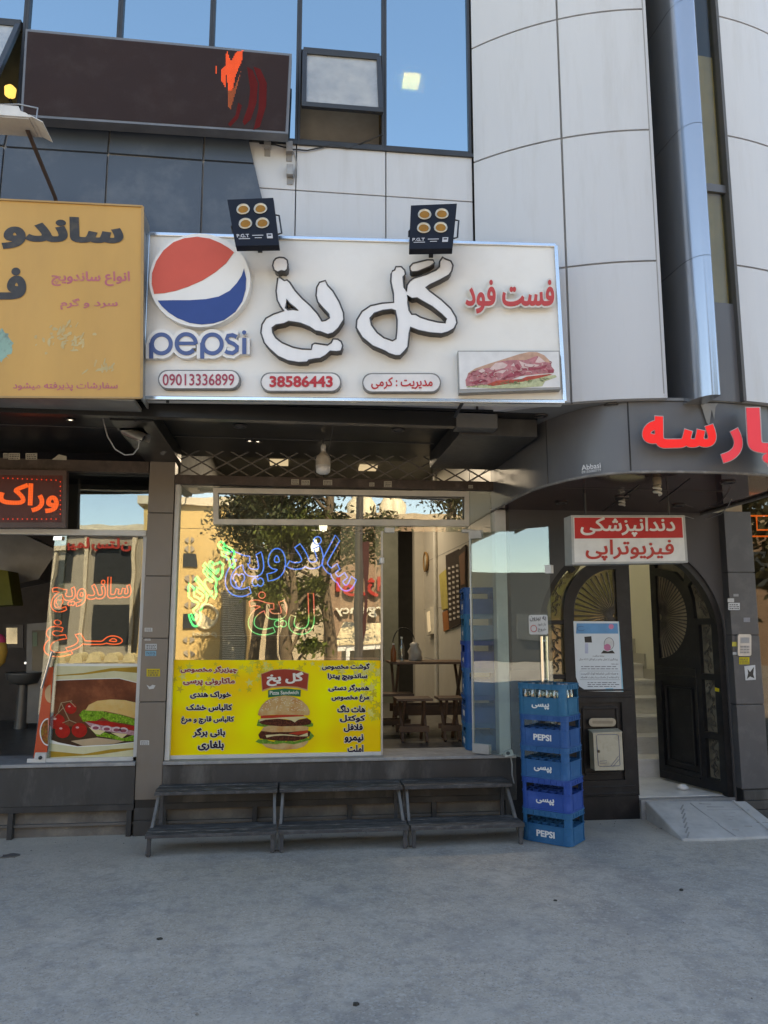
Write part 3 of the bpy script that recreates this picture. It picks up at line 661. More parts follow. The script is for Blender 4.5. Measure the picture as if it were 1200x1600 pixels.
def fan(me, fn, n, rr, c0=.02, r=.006):
    for k in range(n+1):
        a = R(90+180*k/n); ex = rr(a)
        me.tube([fn(c0*math.cos(a), c0*math.sin(a), 0), fn(ex*math.cos(a)*.55, ex*math.sin(a)*.55, .012), fn(ex*math.cos(a), ex*math.sin(a), 0)], [r*.8, r, r*1.35], 6)
me = MB(); fan(me, lambda x, z, h: V((2.985+x, .052-h, 1.80+z)), 22, lambda a: .41 if math.sin(a) > -.5 else .39)
me.tube([V((2.578, .03, 1.4)), V((2.578, .03, 1.82))]+[p+V((0, .01, 0)) for p in arcp((2.998, 1.82), .42, 180, 90, 14, .02)], .008, 6); me.build('sunburst_bars', IRONH, lf)
def flourish(me, fn, z0, z1, wd, n=5):        # leafy forged stem inside a tall pane
    pts = [fn(wd*.18*math.sin(i*1.3), lerp(z0, z1, i/14), 0) for i in range(15)]; me.tube(pts, .005, 6)
    for i in range(n):
        zc = lerp(z0, z1, (i+.5)/n); sd_ = 1 if i % 2 else -1
        for k in (0, 1):
            rr = wd*(.28-.1*k); cx = sd_*wd*(.12+.1*k)
            me.tube([fn(cx+rr*(1-t_/9)*math.cos(R(t_*48)), zc+k*.04+rr*(1-t_/9)*math.sin(R(t_*48))*1.4, .004) for t_ in range(9)], [.005-.0004*t_ for t_ in range(9)], 5)
            me.lathe([(.0001, .012), (.009, .0), (.0001, -.012)], fn(cx, zc+k*.05, .004), 6); sd_ = -sd_
me = MB()
for z0_, z1_ in ((.24, .58), (.66, 1.2), (1.29, 1.70), (1.8, 2.2)): flourish(me, lambda x, z, h: V((2.41+x+(max(0, z-1.9)*.25), .058-h, z)), z0_, z1_, .13, 4)
me.build('scroll_work', IRONH, idr)
# right leaf, swung inwards
PH = R(75); hx, hy = 4.0, .03; ru = V((-math.cos(PH), math.sin(PH), 0)); DR = Pl((hx, hy, 0), (-math.sin(PH), -math.cos(PH), 0))
RWID = .88
def rpt(u, z, h=0): return V((hx, hy, 0))+ru*u+V((0, 0, z))+DR.n*h       # u from the hinge
def rz(pts, h=0): return [rpt(u, z, h) for u, z in pts]
rarch = lambda cx, cz, r, a0, a1, n=16: [(cx+r*math.cos(R(a0+(a1-a0)*i/(n-1))), cz+r*math.sin(R(a0+(a1-a0)*i/(n-1)))) for i in range(n)]
gz, gc, gr = 1.80, .80, .42
outl = [(.0, ZT+.02), (.0, 1.62)]+rarch(.87, 1.62, .87, 180, 92, 16)+[(RWID, 2.47), (RWID, ZT+.02)]
fg = rarch(.80, 1.80, .42, 90, 270, 20); fg = [(.80+(u-.80), z) for u, z in fg]
sg1 = [(.075, 1.80), (.075, 1.72)]; 
sidep = [[(.075, .30), (.235, .30), (.235, .66), (.075, .66)], [(.075, .72), (.235, .72), (.235, 1.20), (.075, 1.20)], [(.075, 1.26), (.235, 1.26), (.235, 1.72), (.075, 1.72)], [(.075, 1.78), (.285, 1.78), (.30, 1.98), (.345, 2.10), (.27, 2.17), (.14, 1.98)]]
rpan = [(.34, .32), (.80, .32), (.80, 1.16), (.34, 1.16)]
topg = [(.40, 2.14), (.52, 2.25), (.80, 2.31), (.80, 2.40), (.62, 2.38), (.38, 2.24)]
me = MB(); me.extr(rz(outl, .03), -DR.n*.06, [rz(fg, .03), rz(rpan, .03), rz(topg, .03)]+[rz(s_, .03) for s_ in sidep]); rl = me.build('right_leaf', IRON, idr, bev=.004)
me = MB(); me.extr(rz([(.33, .31), (.81, .31), (.81, 1.17), (.33, 1.17)], .0), -DR.n*.02); me.build('lower_panel', IRON, rl)
me = MB()
for a, b_ in (((.39, .38), (.75, .38)), ((.75, .38), (.75, 1.10)), ((.75, 1.10), (.39, 1.10)), ((.39, 1.10), (.39, .38))): me.bar(rpt(*a, .012), rpt(*b_, .012), .022, .02)
for z in (.27, 1.22, 1.30): me.bar(rpt(.32, z, .034), rpt(.84, z, .034), .012, .014)
me.bar(rpt(.30, .3, .034), rpt(.30, 1.3, .034), .012, .014)
me.build('moulding', IRON, rl, bev=.003)
FANGL = M('mirrored street fan pane', (.36, .31, .23), .25, var=.2)  # opaque brown stands in for the sunlit street mirrored in the glass
me = MB(); me.extr(rz(fg, -.004), -DR.n*.006); me.build('fan_glass', FANGL, rl)
me = MB()
for s_ in sidep+[topg]: me.extr(rz(s_, -.01), -DR.n*.006)
me.build('side_glass', M('mirrored street side pane', (.24, .215, .165), .2, var=.3), rl)  # mirrored street put into the colour of the side panes too
me = MB(); fan(me, lambda x, z, h: rpt(.79-(-x) if 0 else .79+x, 1.80+z, .0+h), 30, lambda a: .41, .03, .0055); me.build('sunburst_bars', IRONH, rl)
me = MB()
for z0_, z1_ in ((.31, .65), (.73, 1.19), (1.27, 1.71), (1.8, 2.08)): flourish(me, lambda x, z, h: rpt(.155+x+max(0, z-1.8)*.4, z, .0+h), z0_, z1_, .13, 4)
me.build('scroll_work', IRONH, rl)
MB().lathe([(.02, 0), (.05, .01), (.055, .03), (.03, .05), (.0001, .055)], PZ(1067, 1234, ZT), 10).build('door_stop_stone', MARBLE, label='small white stone wedging the open iron door leaf', category='stone')
# entrance floor, stairs and stairwell
BX(3.132, 4.03, .0, .1, -.05, ZT-.004).build('door_sill', STONE, B)
BX(2.3, 4.9, .1, 3.4, -.05, ZT).build('entrance_floor', MARBLE, B)
ys = 1.0; st = MB()
for k in range(9):
    st.box(2.3, 4.35, ys+.28*k, ys+.28*k+.6, ZT+.18*k-.18 if k else ZT, ZT+.18*(k+1)-.03)
    st.box(2.3, 4.35, ys-.02+.28*k, ys+.28*k+.6, ZT+.18*(k+1)-.03, ZT+.18*(k+1))
st.build('staircase', MARBLE, B, bev=.004)
me = MB(); me.box(2.25, 2.31, .26, 3.4, 0, 3.3); me.box(2.3, 4.5, 3.4, 3.46, 0, 5); me.box(4.36, 4.42, .21, 3.4, 0, 3.3)
me.build('stairwell_wall', CREAM, B)
me = MB(); me.box(2.25, 2.31, .26, 3.46, 3.3, 8.2); me.box(4.36, 4.42, .26, 3.46, 3.3, 8.2); me.box(2.3, 4.4, 3.4, 3.46, 5, 8.2); me.box(2.3, 4.4, .2, .26, 2.8, 8.2); me.build('added_light_shaft', CREAM, B)  # unseen shaft, added open to the sky to brighten the stairs
me = MB(); pts = []
for k in range(9): pts += [(ys-.05+.28*k, ZT+.18*k+.30), (ys+.23+.28*k, ZT+.18*k+.30)] 
me.extr([V((4.355, y, z)) for y, z in [(ys-.05, ZT)]+pts+[(ys+.23+2.24, ZT)]], (-.02, 0, 0)); me.build('stepped_skirting', M('grey marble', (.45, .44, .39), .3, var=.06), B)
zz = PY(3.3); me = MB(); me.extr([zz(x, y) for x, y in ((975, 1050), (1001, 1050), (1001, 1074), (1015, 1074), (1015, 1100), (1031, 1100), (1031, 1130), (1050, 1130), (1050, 1240), (975, 1240))], (0, .03, 0)); me.build('stepped_skirting', M('grey marble', (.45, .44, .39), .3), B)
# ramp
rp = thing('ramp', 'short sloping concrete ramp leading up to the open iron door', 'ramp', (3.6, -.3, 0))
a, b_, c, d = p0(1008, 1255), p0(1165, 1249), PZ(1235, 1306, .012), PZ(1066, 1311, .012)
a = V((a.x, -.005, ZT-.008)); b_ = V((4.06, -.112, ZT-.008)); e = V((3.0, -.005, 0))
me = MB(); f_ = [V((q.x, q.y, -.02)) for q in (a, b_, c, d)]
me.add([a, b_, c, d]+f_, [(3, 2, 1, 0), (0, 1, 5, 4), (1, 2, 6, 5), (2, 3, 7, 6), (3, 0, 4, 7)]); me.build('slab', CONC, rp, bev=.012)
me = MB()
def rs(u, v, h=.003):
    q = a.lerp(b_, u).lerp(d.lerp(c, u), v); return q+V((0, 0, h))
for k in range(7): me.bar(rs(.05+.035*k, .98-.12*k+.0), rs(.10+.035*k+.02, .85-.12*k), .012, .004)
for k in range(3): me.bar(rs(.42+.02*k, .08+.3*k), rs(.44+.03*k, .38+.3*k), .008, .004)
for k in range(9): me.bar(rs(.5+.4*random.random(), .1+.09*k), rs(.55+.42*random.random(), .1+.09*k+.01), .006, .004)
me.build('score_lines', M('score', (.3, .3, .29), .9), rp)
me = MB(); me.bar(b_+V((-.12, 0, .0)), c+V((-.12, 0, 0)), .02, .02); me.build('edge_ridge', CONC, rp)
# ------------------------------------------------------------------ shop interior
FZ = .58
BX(-1.03, 2.2, .10, 6.2, .3, FZ).build('shop_floor', FLOORIN, B)
me = MB(); me.box(1.97, 2.2, .11, 4.6, FZ, 3.9); me.box(1.83, 2.2, 4.6, 4.8, FZ, 3.9); me.build('shop_wall', TILEIN, B)
me = MB(); 
for z in (1.25, 1.95, 2.65, 3.3): me.box(1.967, 1.971, .11, 4.6, z, z+.006)
me.box(1.967, 1.971, 1.5, 1.506, FZ, 3.9); me.build('wall_joint', JOINT, B)
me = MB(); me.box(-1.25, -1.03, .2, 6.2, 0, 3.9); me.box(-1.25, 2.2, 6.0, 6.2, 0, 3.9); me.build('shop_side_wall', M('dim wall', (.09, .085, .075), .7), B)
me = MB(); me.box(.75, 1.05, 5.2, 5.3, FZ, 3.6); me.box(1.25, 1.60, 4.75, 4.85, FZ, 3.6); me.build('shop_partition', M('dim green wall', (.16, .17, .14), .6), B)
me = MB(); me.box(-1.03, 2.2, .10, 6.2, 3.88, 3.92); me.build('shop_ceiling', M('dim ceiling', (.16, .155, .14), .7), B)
me = MB(); me.tube([V((1.95, 3.5, FZ)), V((1.95, 3.5, 3.9))], .035, 10); me.build('wall_pipe', M('pipe cream', (.62, .6, .54), .4), B)
me = MB(); me.box(-1.0, .3, 2.0, 2.6, FZ, 1.55); me.box(-1.0, .3, 1.95, 2.65, 1.55, 1.6)
tag(me.build('counter', M('dark counter', (.05, .045, .04), .4), bev=.01), 'dark serving counter behind the shop window', 'counter')
def arealamp(nm, p, e, s, colr=(1, .91, .78)):
    l = bpy.data.lights.new(nm, 'AREA'); l.energy = e; l.size = s; l.color = colr; o = bpy.data.objects.new(nm, l); col.objects.link(o); o.location = p; return o
cl = EM('added panel glow', (1, .85, .6), .6)
for i, (p, lb) in enumerate((((1.0, 3.4, 3.84), 'added glowing panel over the wooden table inside the shop'), ((-.2, 3.2, 3.84), 'added glowing panel over the dark counter inside the shop'))):
    tag(BX(p[0]-.12, p[0]+.12, p[1]-.12, p[1]+.12, p[2]-.01, p[2]+.03).build('added_light_panel', cl), lb, 'ceiling light', 'added light panels inside the shop'); arealamp('added_fill_lamp', (p[0], p[1], p[2]-.03), 9, .5)  # panels and area lamps added to lift the light inside the shop
for i, (x, y, lb) in enumerate(((505, 822, 'glowing bulb hanging inside just below the white framed panel'), (492, 854, 'glowing bulb hanging inside above the blue neon letters'))):
    q = PY(.9)(x, y); me = MB(); me.lathe([(.0001, -.06), (.035, -.045), (.042, 0), (.03, .035), (.016, .05), (.016, .07)], q, 12)
    o = me.build('light_bulb', EM('bulb glow', (1, .95, .85), 3)); tag(o, lb, 'light bulb', 'lit bulbs inside the shop'); MB().tube([q+V((0, 0, .07)), V((q.x, q.y, 3.88))], .005).build('cord', CABLE, o)
# furniture
WOOD = M('brown wood', (.17, .095, .055), .55, var=.25, scale=5, stretch=(1, 6, 6), dirt=(.07, .04, .025), damt=.5)
def tbl(x, y, z, w_, d_, h_, nm, lb, ct, grp, slats=4):
    t = thing(nm, lb, ct, (x, y, z), grp); k = V((x, y, z))
    me = MB()
    for i in range(slats): yy = y-d_/2+d_*i/slats; me.box(x-w_/2, x+w_/2, yy+.004, yy+d_/slats-.004, z+h_-.025, z+h_)
    me.build('top', WOOD, t, bev=.003)
    for sx in (-1, 1):
        for s_ in (-1, 1):
            me = MB(); me.bar((x+sx*(w_/2-.06-.02*(s_ > 0)), y+s_*d_*.42, z), (x+sx*(w_/2-.06-.02*(s_ > 0)), y-s_*d_*.38, z+h_-.025), .045, .025, (1, 0, 0)); me.build('leg', WOOD, t, bev=.002)
    me = MB(); me.box(x-w_/2+.03, x+w_/2-.03, y-d_*.30, y-d_*.30+.02, z+h_*.22, z+h_*.36); me.box(x-w_/2+.03, x+w_/2-.03, y+d_*.24, y+d_*.24+.02, z+h_*.24, z+h_*.36); me.build('cross_rail', WOOD, t, bev=.002)
    return t
tbl(1.52, 1.85, FZ, .86, .6, .74, 'wooden_table', 'brown folding wooden table carrying the sauce bottle, inside the shop', 'table', 'folding wooden tables')
tbl(.62, 2.6, FZ, .9, .6, .74, 'wooden_table', 'dim folding wooden table further back, left of the table with the sauce bottle', 'table', 'folding wooden tables')
G = 'low folding wooden stools'
tbl(1.22, .95, FZ, .36, .30, .42, 'wooden_stool', 'low brown folding stool nearest the open doorway, left of its twin', 'stool', G, 3)
tbl(1.60, .98, FZ, .26, .30, .42, 'wooden_stool', 'low brown folding stool nearest the stacked crates inside', 'stool', G, 3)
tbl(1.05, 1.5, FZ, .5, .28, .42, 'wooden_stool', 'low brown folding stool set under the left end of the table', 'stool', G, 3)
def bottle(p, nm, lb, mt, r, h_, capm, grp=None, ct='bottle'):
    t = thing(nm, lb, ct, p, grp)
    MB().lathe([(r*.9, 0), (r, .01), (r, h_*.55), (r*.8, h_*.66), (r*.38, h_*.8), (r*.35, h_*.93)], p, 14).build('body', mt, t)
    MB().lathe([(r*.42, h_*.92), (r*.42, h_), (.0001, h_)], p, 12).build('cap', capm, t); return t
TH = FZ+.74
PETG = GLASS('clear bottle', (.8, .86, .86), (1, 1, 1), .2)
bottle(V((1.12, 1.66, TH)), 'sauce_bottle', 'orange sauce bottle with pale cap on the wooden table', M('sauce orange', (.42, .13, .04), .35), .032, .2, WHITE)
bottle(V((1.0, 1.75, TH)), 'water_bottle', 'clear bottle standing at the left end of the wooden table', PETG, .032, .27, WHITE)
bottle(V((1.22, 1.72, TH)), 'water_bottle', 'clear bottle standing just right of the orange sauce bottle', PETG, .03, .27, WHITE)
q = V((1.40, 1.9, TH)); me = MB(); me.lathe([(.07, 0), (.085, .02), (.075, .07), (.085, .1), (.05, .16), (.055, .185), (.02, .21), (.0001, .2)], q, 14); me.v = [p+V((noise.noise(p*14), noise.noise(p*14+V((5, 0, 0))), 0))*.03 for p in me.v]; o = me.build('plastic_bag', M('bag white', (.6, .57, .52), .5), label='crumpled white plastic bag on the wooden table', category='bag')
MB().tube([q+V((-.13+.13*math.cos(R(a)), 0, .17+.2*math.sin(R(a)))) for a in range(20, 171, 15)], .006).build('strap', CABLE, o)
pr = Pl((1.96, 0, 0), (-1, 0, 0))
t = thing('wall_clock', 'oval wooden wall clock with pale dial on the inner shop wall', 'clock', pr(667, 878))
q = pr(667, 878); mt_ = Matrix.Translation(q) @ Matrix.Rotation(R(-90), 4, 'Y')
MB().lathe([(.14, 0), (.15, .02), (.15, .035), (.125, .035), (.12, .02)], n=28, mat=mt_).build('rim', M('clock wood', (.3, .17, .06), .4), t); MB().lathe([(.0001, .022), (.122, .022), (.122, 0)], n=24, mat=mt_).build('dial', M('dial', (.6, .56, .45), .5), t)
o = px(pr, [(664, 953), (672, 948), (675, 990), (667, 993)], .05).build('emergency_lamp', M('lamp case', (.7, .66, .56), .4), label='long white emergency lamp on the inner wall under the clock', category='lamp'); px(pr, [(666.5, 957), (670, 955), (672, 986), (668.5, 988)], .01, .05).build('tube', EM('dim tube', (1, .85, .6), .4), o)
o = px(pr, [(696, 868), (716, 858), (719, 975), (702, 983)], .015).build('menu_board', M('menu black', (.04, .025, .02), .4), label='dark menu board with rows of pale dots on the inner shop wall', category='menu board'); me = MB()
for i in range(3):
    for j in range(11): x = 700+i*6.2+j*.18; y = 886+j*8.0-i*2; me.extr([pr(a_, b2, .018) for a_, b2 in rect(x, y, x+3.6, y+3.5)], (.001, 0, 0))
me.build('price_rows', M('menu pale', (.55, .5, .45), .5), o)
px(pr, [(686, 898), (697, 889), (700, 950), (690, 953)], .01).build('price_list', M('list yellow', (.5, .42, .12), .5, dirt=(.1, .08, .05), dscale=25), label='yellow price list hung left of the dark menu board', category='price list')
px(pr, [(691, 957), (699, 953), (702, 983), (693, 987)], .01).build('picture', M('picture orange', (.35, .13, .04), .5, dirt=(.06, .03, .02), dscale=22), label='small orange food picture below the yellow price list', category='picture')
o = px(pr, [(715, 862), (727, 851), (727, 919), (719, 922)], .02).build('framed_notice', M('notice frame', (.05, .03, .02), .4), label='dark framed brown notice beside the open glass door, on the inner wall', category='framed notice'); px(pr, [(717, 869), (726, 861), (726, 912), (720, 915)], .004, .02).build('paper', M('notice brown', (.22, .11, .06), .5), o)
# left shop interior
BX(-16, -1.26, .12, 5, .3, FZ).build('shop_floor', FLOORIN, B)
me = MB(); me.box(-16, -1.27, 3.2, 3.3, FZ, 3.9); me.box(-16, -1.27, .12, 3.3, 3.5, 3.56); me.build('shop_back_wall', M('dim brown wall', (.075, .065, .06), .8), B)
pb = PY(2.4); pq = PY(2.3)
t = thing('wash_basin', 'dim white pedestal wash basin inside the left doorway', 'wash basin', pb(38, 1135))
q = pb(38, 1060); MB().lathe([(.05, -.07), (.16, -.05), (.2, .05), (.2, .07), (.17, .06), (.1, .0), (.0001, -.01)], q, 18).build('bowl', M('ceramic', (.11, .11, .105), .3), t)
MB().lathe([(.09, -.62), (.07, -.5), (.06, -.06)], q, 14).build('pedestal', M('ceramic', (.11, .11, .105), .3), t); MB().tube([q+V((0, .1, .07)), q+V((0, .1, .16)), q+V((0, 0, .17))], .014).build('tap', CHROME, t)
o = px(pb, rect(8, 977, 36, 1012), .02).build('mirror', M('mirror frame', (.03, .02, .015), .4), label='small dark framed mirror above the wash basin', category='mirror'); px(pb, rect(10, 981, 27, 1006), .003, .02).build('glass', M('mirror glass', (.55, .53, .45), .08, 1), o)
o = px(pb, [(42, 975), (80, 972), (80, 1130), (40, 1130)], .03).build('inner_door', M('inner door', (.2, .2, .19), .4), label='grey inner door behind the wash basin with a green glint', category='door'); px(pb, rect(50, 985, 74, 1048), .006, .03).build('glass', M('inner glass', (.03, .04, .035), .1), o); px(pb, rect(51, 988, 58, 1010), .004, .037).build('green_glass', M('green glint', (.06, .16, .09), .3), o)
me = MB(); q = pq(20, 900); me.extr([PY(1.6)(x, y) for x, y in ((-40, 838), (30, 832), (90, 860), (60, 905), (-40, 925))], (0, .5, 0)); tag(me.build('ventilation_hood', M('hood grey', (.2, .2, .2), .35, .3)), 'grey metal hood hanging in the dark left shop', 'hood')
px(PY(1.4), [(-30, 885), (12, 892), (20, 945), (-30, 948)], .3).build('hanging_cloth', M('olive cloth', (.12, .12, .015), .9), label='olive green cloth hanging inside the left shop', category='cloth')
q = PY(.7)(-2, 1018); me = MB(); me.lathe([(.02, -.14), (.06, -.1), (.075, 0), (.06, .08), (.0001, .1)], q, 14); o = me.build('knitted_bag', M('yellow knit', (.5, .3, .05), .9, bump=.6, bscale=120), label='yellow knitted bag with pink top at the left edge of the doorway', category='bag'); MB().lathe([(.05, .06), (.06, .1), (.03, .15), (.0001, .16)], q, 10).build('top', M('pink top', (.5, .04, .12), .8), o)
# right shop
xr = p0(1150, 1000).x
BX(4.31, 9, .02, .028, .25, 3.3).build('shop_window', RIGHTGL, B)
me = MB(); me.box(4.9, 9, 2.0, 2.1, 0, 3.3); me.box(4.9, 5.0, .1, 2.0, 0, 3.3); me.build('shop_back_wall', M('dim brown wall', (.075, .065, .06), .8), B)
me = MB(); me.box(4.31, 9, -.02, .1, .25, .3); me.build('bottom_rail', ALU, B)
# ------------------------------------------------------------------ the white shop sign
sa, sb = V((-1.07, -1.62, 0)), V((1.9, -2.0, 0)); sdir = (sb-sa).normalized(); S = Pl(sa, sdir.cross(V((0, 0, 1))))
SG = thing('shop_sign', 'long white shop sign with round red and blue logo and big white Persian letters', 'shop sign', (.4, -1.7, 3.2))
SFACE = M('sign face', (.74, .73, .70), .32, var=.03, scale=1.5, dirt=(.55, .52, .47), dscale=1.6, damt=.3)
px(S, [(232, 366), (868, 384), (882, 628), (222, 622)], .12, -.12).build('panel', SFACE, SG)
me = MB(); cs = [S(x, y) for x, y in ((232, 366), (868, 384), (882, 628), (222, 622))]
for a, b_ in zip(cs, cs[1:]+cs[:1]): me.bar(a, b_, .026, .026, S.n)
me.build('frame', SILVER, SG, bev=.004)
def c4(x, y): return (220+x*340/1200, 350+y*290/1024)
def c5(x, y): return (540+x*.3, 350+y*.3)
# round logo
disc = px(S, ell(312, 438, 79, 73, 48), .07).build('logo_disc', M('logo white', (.74, .74, .73), .3, var=.02), SG, bev=.006)
top = [c4(x, y) for x, y in ((73, 385), (60, 330), (62, 270), (85, 205), (125, 145), (180, 100), (240, 78), (310, 70), (380, 80), (440, 105), (485, 132), (513, 155), (470, 215), (410, 265), (340, 310), (260, 345), (190, 368), (130, 380))]
bot = [c4(x, y) for x, y in ((93, 422), (180, 420), (270, 420), (360, 414), (430, 400), (490, 368), (530, 325), (556, 285), (569, 245), (581, 300), (578, 360), (560, 425), (520, 485), (460, 528), (400, 548), (335, 554), (270, 545), (200, 518), (150, 485), (115, 452))]
px(S, top, .004, .07).build('red_field', M('logo red', (.60, .105, .075), .32, var=.03), disc); px(S, bot, .004, .07).build('blue_field', M('logo blue', (.035, .075, .25), .32, var=.04), disc)
# wordmark: strokes on a pale backing
def stroke(pts, wd):
    L_, R_ = [], []; N = len(pts)
    for i, (x, y) in enumerate(pts):
        x0, y0 = pts[max(0, i-1)]; x1, y1 = pts[min(N-1, i+1)]; l = math.hypot(x1-x0, y1-y0) or 1; nx, ny = -(y1-y0)/l*wd/2, (x1-x0)/l*wd/2
        L_.append((x+nx, y+ny)); R_.append((x-nx, y-ny))
    return L_+R_[::-1]
def pepsi(fx, wd):                             # list of stroke polygons, letters in crop pixels of the sign
    o = []
    def arc(cx, cy, r, a0, a1, n=20, ry=None): return [fx(cx+r*math.cos(R(a0+(a1-a0)*i/(n-1))), cy+(ry or r)*math.sin(R(a0+(a1-a0)*i/(n-1)))) for i in range(n)]
    for cx in (113, 394):
        o.append(stroke(arc(cx, 661, 52, 181, -180, 34), wd)); o.append(stroke([fx(cx-56, 655), fx(cx-56, 742)], wd))
    o.append(stroke(arc(250, 660, 53, 40, 360, 26), wd)); o.append(stroke([fx(205, 658), fx(302, 658)], wd*.85))
    o.append(stroke([fx(528, 622), fx(505, 612), fx(480, 616), fx(474, 634), fx(486, 650), fx(510, 660), fx(530, 676), fx(528, 698), fx(506, 712), fx(478, 708), fx(466, 700)], wd))
    o.append(stroke([fx(570, 628), fx(570, 718)], wd)); o.append([fx(570+12*math.cos(R(a)), 598+12*math.sin(R(a))) for a in range(0, 360, 30)])
    return o
bk = MB()
for k, s_ in enumerate(pepsi(c4, 17)): bk.extr([S(x, y, .044-.0003*k) for x, y in s_], -S.n*.044)
wm = bk.build('wordmark', M('logo white', (.74, .74, .73), .3), SG)
for cx, w_ in ((0, 0),): pass
fl = MB()
for k, (cx, rx, ry) in enumerate(((113, 40, 46), (394, 40, 46), (250, 42, 44), (500, 26, 40))): fl.extr([S(*c4(x, y), .0425-.0004*k) for x, y in ell(cx, 660, rx, ry, 20)], -S.n*.04)
fl.build('wordmark_backing', M('logo white', (.74, .74, .73), .3), SG)
bl = MB()
for k, s_ in enumerate(pepsi(c4, 6.2)): bl.extr([S(x, y, .049+.0002*k) for x, y in s_], -S.n*.004)
bl.build('lettering', M('letter blue', (.05, .09, .25), .35), wm)
# big letters
BIGW = M('perforated white', (.74, .74, .75), .4, var=.02)
n = BIGW.node_tree; b = n.nodes['Principled BSDF']; src = b.inputs['Base Color'].links[0].from_socket
geo = n.nodes.new('ShaderNodeNewGeometry'); vo = n.nodes.new('ShaderNodeTexVoronoi'); vo.inputs['Scale'].default_value = 105; vo.inputs['Randomness'].default_value = .0; n.links.new(geo.outputs['Position'], vo.inputs['Vector'])
r = n.nodes.new('ShaderNodeMapRange'); r.inputs[1].default_value = .28; r.inputs[2].default_value = .36; r.inputs[3].default_value = .1; r.inputs[4].default_value = 0; n.links.new(vo.outputs['Distance'], r.inputs[0])
mx = n.nodes.new('ShaderNodeMix'); mx.data_type = 'RGBA'; n.links.new(r.outputs[0], mx.inputs[0]); n.links.new(src, mx.inputs[6]); mx.inputs[7].default_value = (.25, .25, .26, 1); n.links.new(mx.outputs[2], b.inputs['Base Color'])
LSIDE = M('letter return', (.045, .045, .05), .45, var=.1)
def big(nm, f, pts, holes=(), ins=4.0):
    P_ = [f(*q) for q in pts]; H = [[f(*q) for q in h] for h in holes]
    o = px(S, P_, .075, .0, H).build(nm, LSIDE, SG)
    me = MB()
    rim = P_; 
    me.extr([S(x, y, .079) for x, y in P_], -S.n*.004, [[S(x, y, .079) for x, y in h] for h in H]); me.build('lit_face', BIGW, o)
    rm = MB()
    for l in [P_]+H: rm.tube([S(x, y, .079) for x, y in l], 0.006, 6, True)
    rm.build('rim', LSIDE, o)
big('dot', c4, [(733, 205), (745, 190), (765, 184), (790, 186), (808, 200), (812, 225), (808, 250), (795, 262), (775, 258), (755, 266), (735, 255), (727, 230)])
big('letter_yeh_kheh', c4, [(755, 298), (770, 296), (792, 312), (806, 308), (822, 322), (850, 365), (890, 410), (935, 450), (975, 495), (1000, 536), (1018, 532), (1040, 518), (1036, 498), (1005, 465), (975, 430), (966, 395), (970, 350), (985, 322), (1018, 312), (1030, 338), (1060, 370), (1095, 430), (1118, 490), (1120, 528), (1090, 575), (1060, 602), (1030, 610), (990, 595), (962, 590), (930, 568), (880, 548), (845, 542), (815, 538), (790, 550), (745, 558), (725, 572), (728, 600), (745, 628), (780, 655), (840, 680), (890, 690), (940, 692), (945, 665), (960, 658), (1030, 668), (1050, 655), (1060, 634), (1085, 635), (1105, 648), (1114, 672), (1105, 700), (1080, 705), (1045, 702), (1020, 725), (990, 742), (960, 745), (925, 752), (918, 762), (870, 765), (810, 755), (755, 730), (710, 690), (680, 655), (662, 600), (668, 555), (690, 520), (730, 498), (790, 478), (770, 455), (752, 420), (746, 370)], [[(804, 416), (822, 440), (850, 462), (868, 476), (838, 470), (812, 474), (798, 462), (803, 445)]])
big('letter_gaf_bar', c5, [(335, 222), (350, 205), (425, 187), (455, 187), (464, 203), (440, 222), (375, 248), (345, 250), (336, 240)])
big('letter_gaf_lam', c5, [(245, 243), (255, 240), (262, 222), (290, 222), (308, 240), (312, 262), (300, 275), (305, 330), (316, 352), (320, 318), (335, 296), (355, 282), (420, 262), (470, 240), (488, 225), (490, 195), (505, 172), (520, 182), (548, 192), (560, 215), (553, 245), (540, 265), (495, 290), (440, 316), (418, 330), (440, 350), (500, 395), (548, 440), (575, 485), (580, 515), (565, 545), (535, 562), (500, 572), (440, 567), (380, 555), (338, 538), (332, 570), (325, 640), (310, 660), (285, 685), (260, 686), (225, 675), (205, 662), (140, 635), (85, 590), (55, 540), (58, 500), (85, 455), (130, 425), (190, 412), (250, 408), (248, 360), (235, 300), (237, 260)], [[(128, 490), (150, 465), (195, 450), (240, 445), (258, 450), (268, 500), (266, 560), (262, 598), (245, 608), (200, 592), (165, 565), (135, 525)], [(322, 372), (345, 388), (372, 385), (400, 402), (450, 430), (500, 470), (525, 495), (520, 514), (480, 510), (430, 498), (390, 485), (365, 470), (345, 470), (332, 450), (325, 410)]])
REDL = M('letter red', (.50, .045, .04), .35, var=.05)
# fast food lettering: white return, red face
fw = tq(S, (727, 437, 866, 490)); o = text('lettering', 'فست فود', fw, M('letter white', (.7, .69, .66), .4), SG, .05, .085, ref=.03); text('red_face', 'فست فود', tq(S, (727, 437, 866, 490), .051), REDL, o, .003, .03)
PLATES = (('09013336899', rrect(247, 578, 375, 608, 14), (254, 584, 366, 602.5), .012, (.36, .03, .07)), ('38586443', rrect(407, 582, 533, 612, 14), (421, 587, 520, 605), .035, (.5, .01, .02)), ('مدیریت : کرمی', rrect(566, 583, 689, 613, 14), (580, 589, 676, 608), .02, (.4, .02, .02)))
for s_, out, bb, bo, cc in PLATES:
    o = px(S, out, .045).build('phone_plate' if s_[0] in '03' else 'name_plate', M('plate side', (.17, .17, .17), .4), SG); px(S, [(x+(-1.6 if x > sum(p[0] for p in out)/len(out) else 1.6), y+(-1.6 if y > sum(p[1] for p in out)/len(out) else 1.6)) for x, y in out], .004, .045).build('face', M('plate white', (.74, .72, .71), .35), o)
    text('lettering', s_, tq(S, bb, .05), M('plate red %.2f' % cc[2], cc, .4), o, .003, bo)
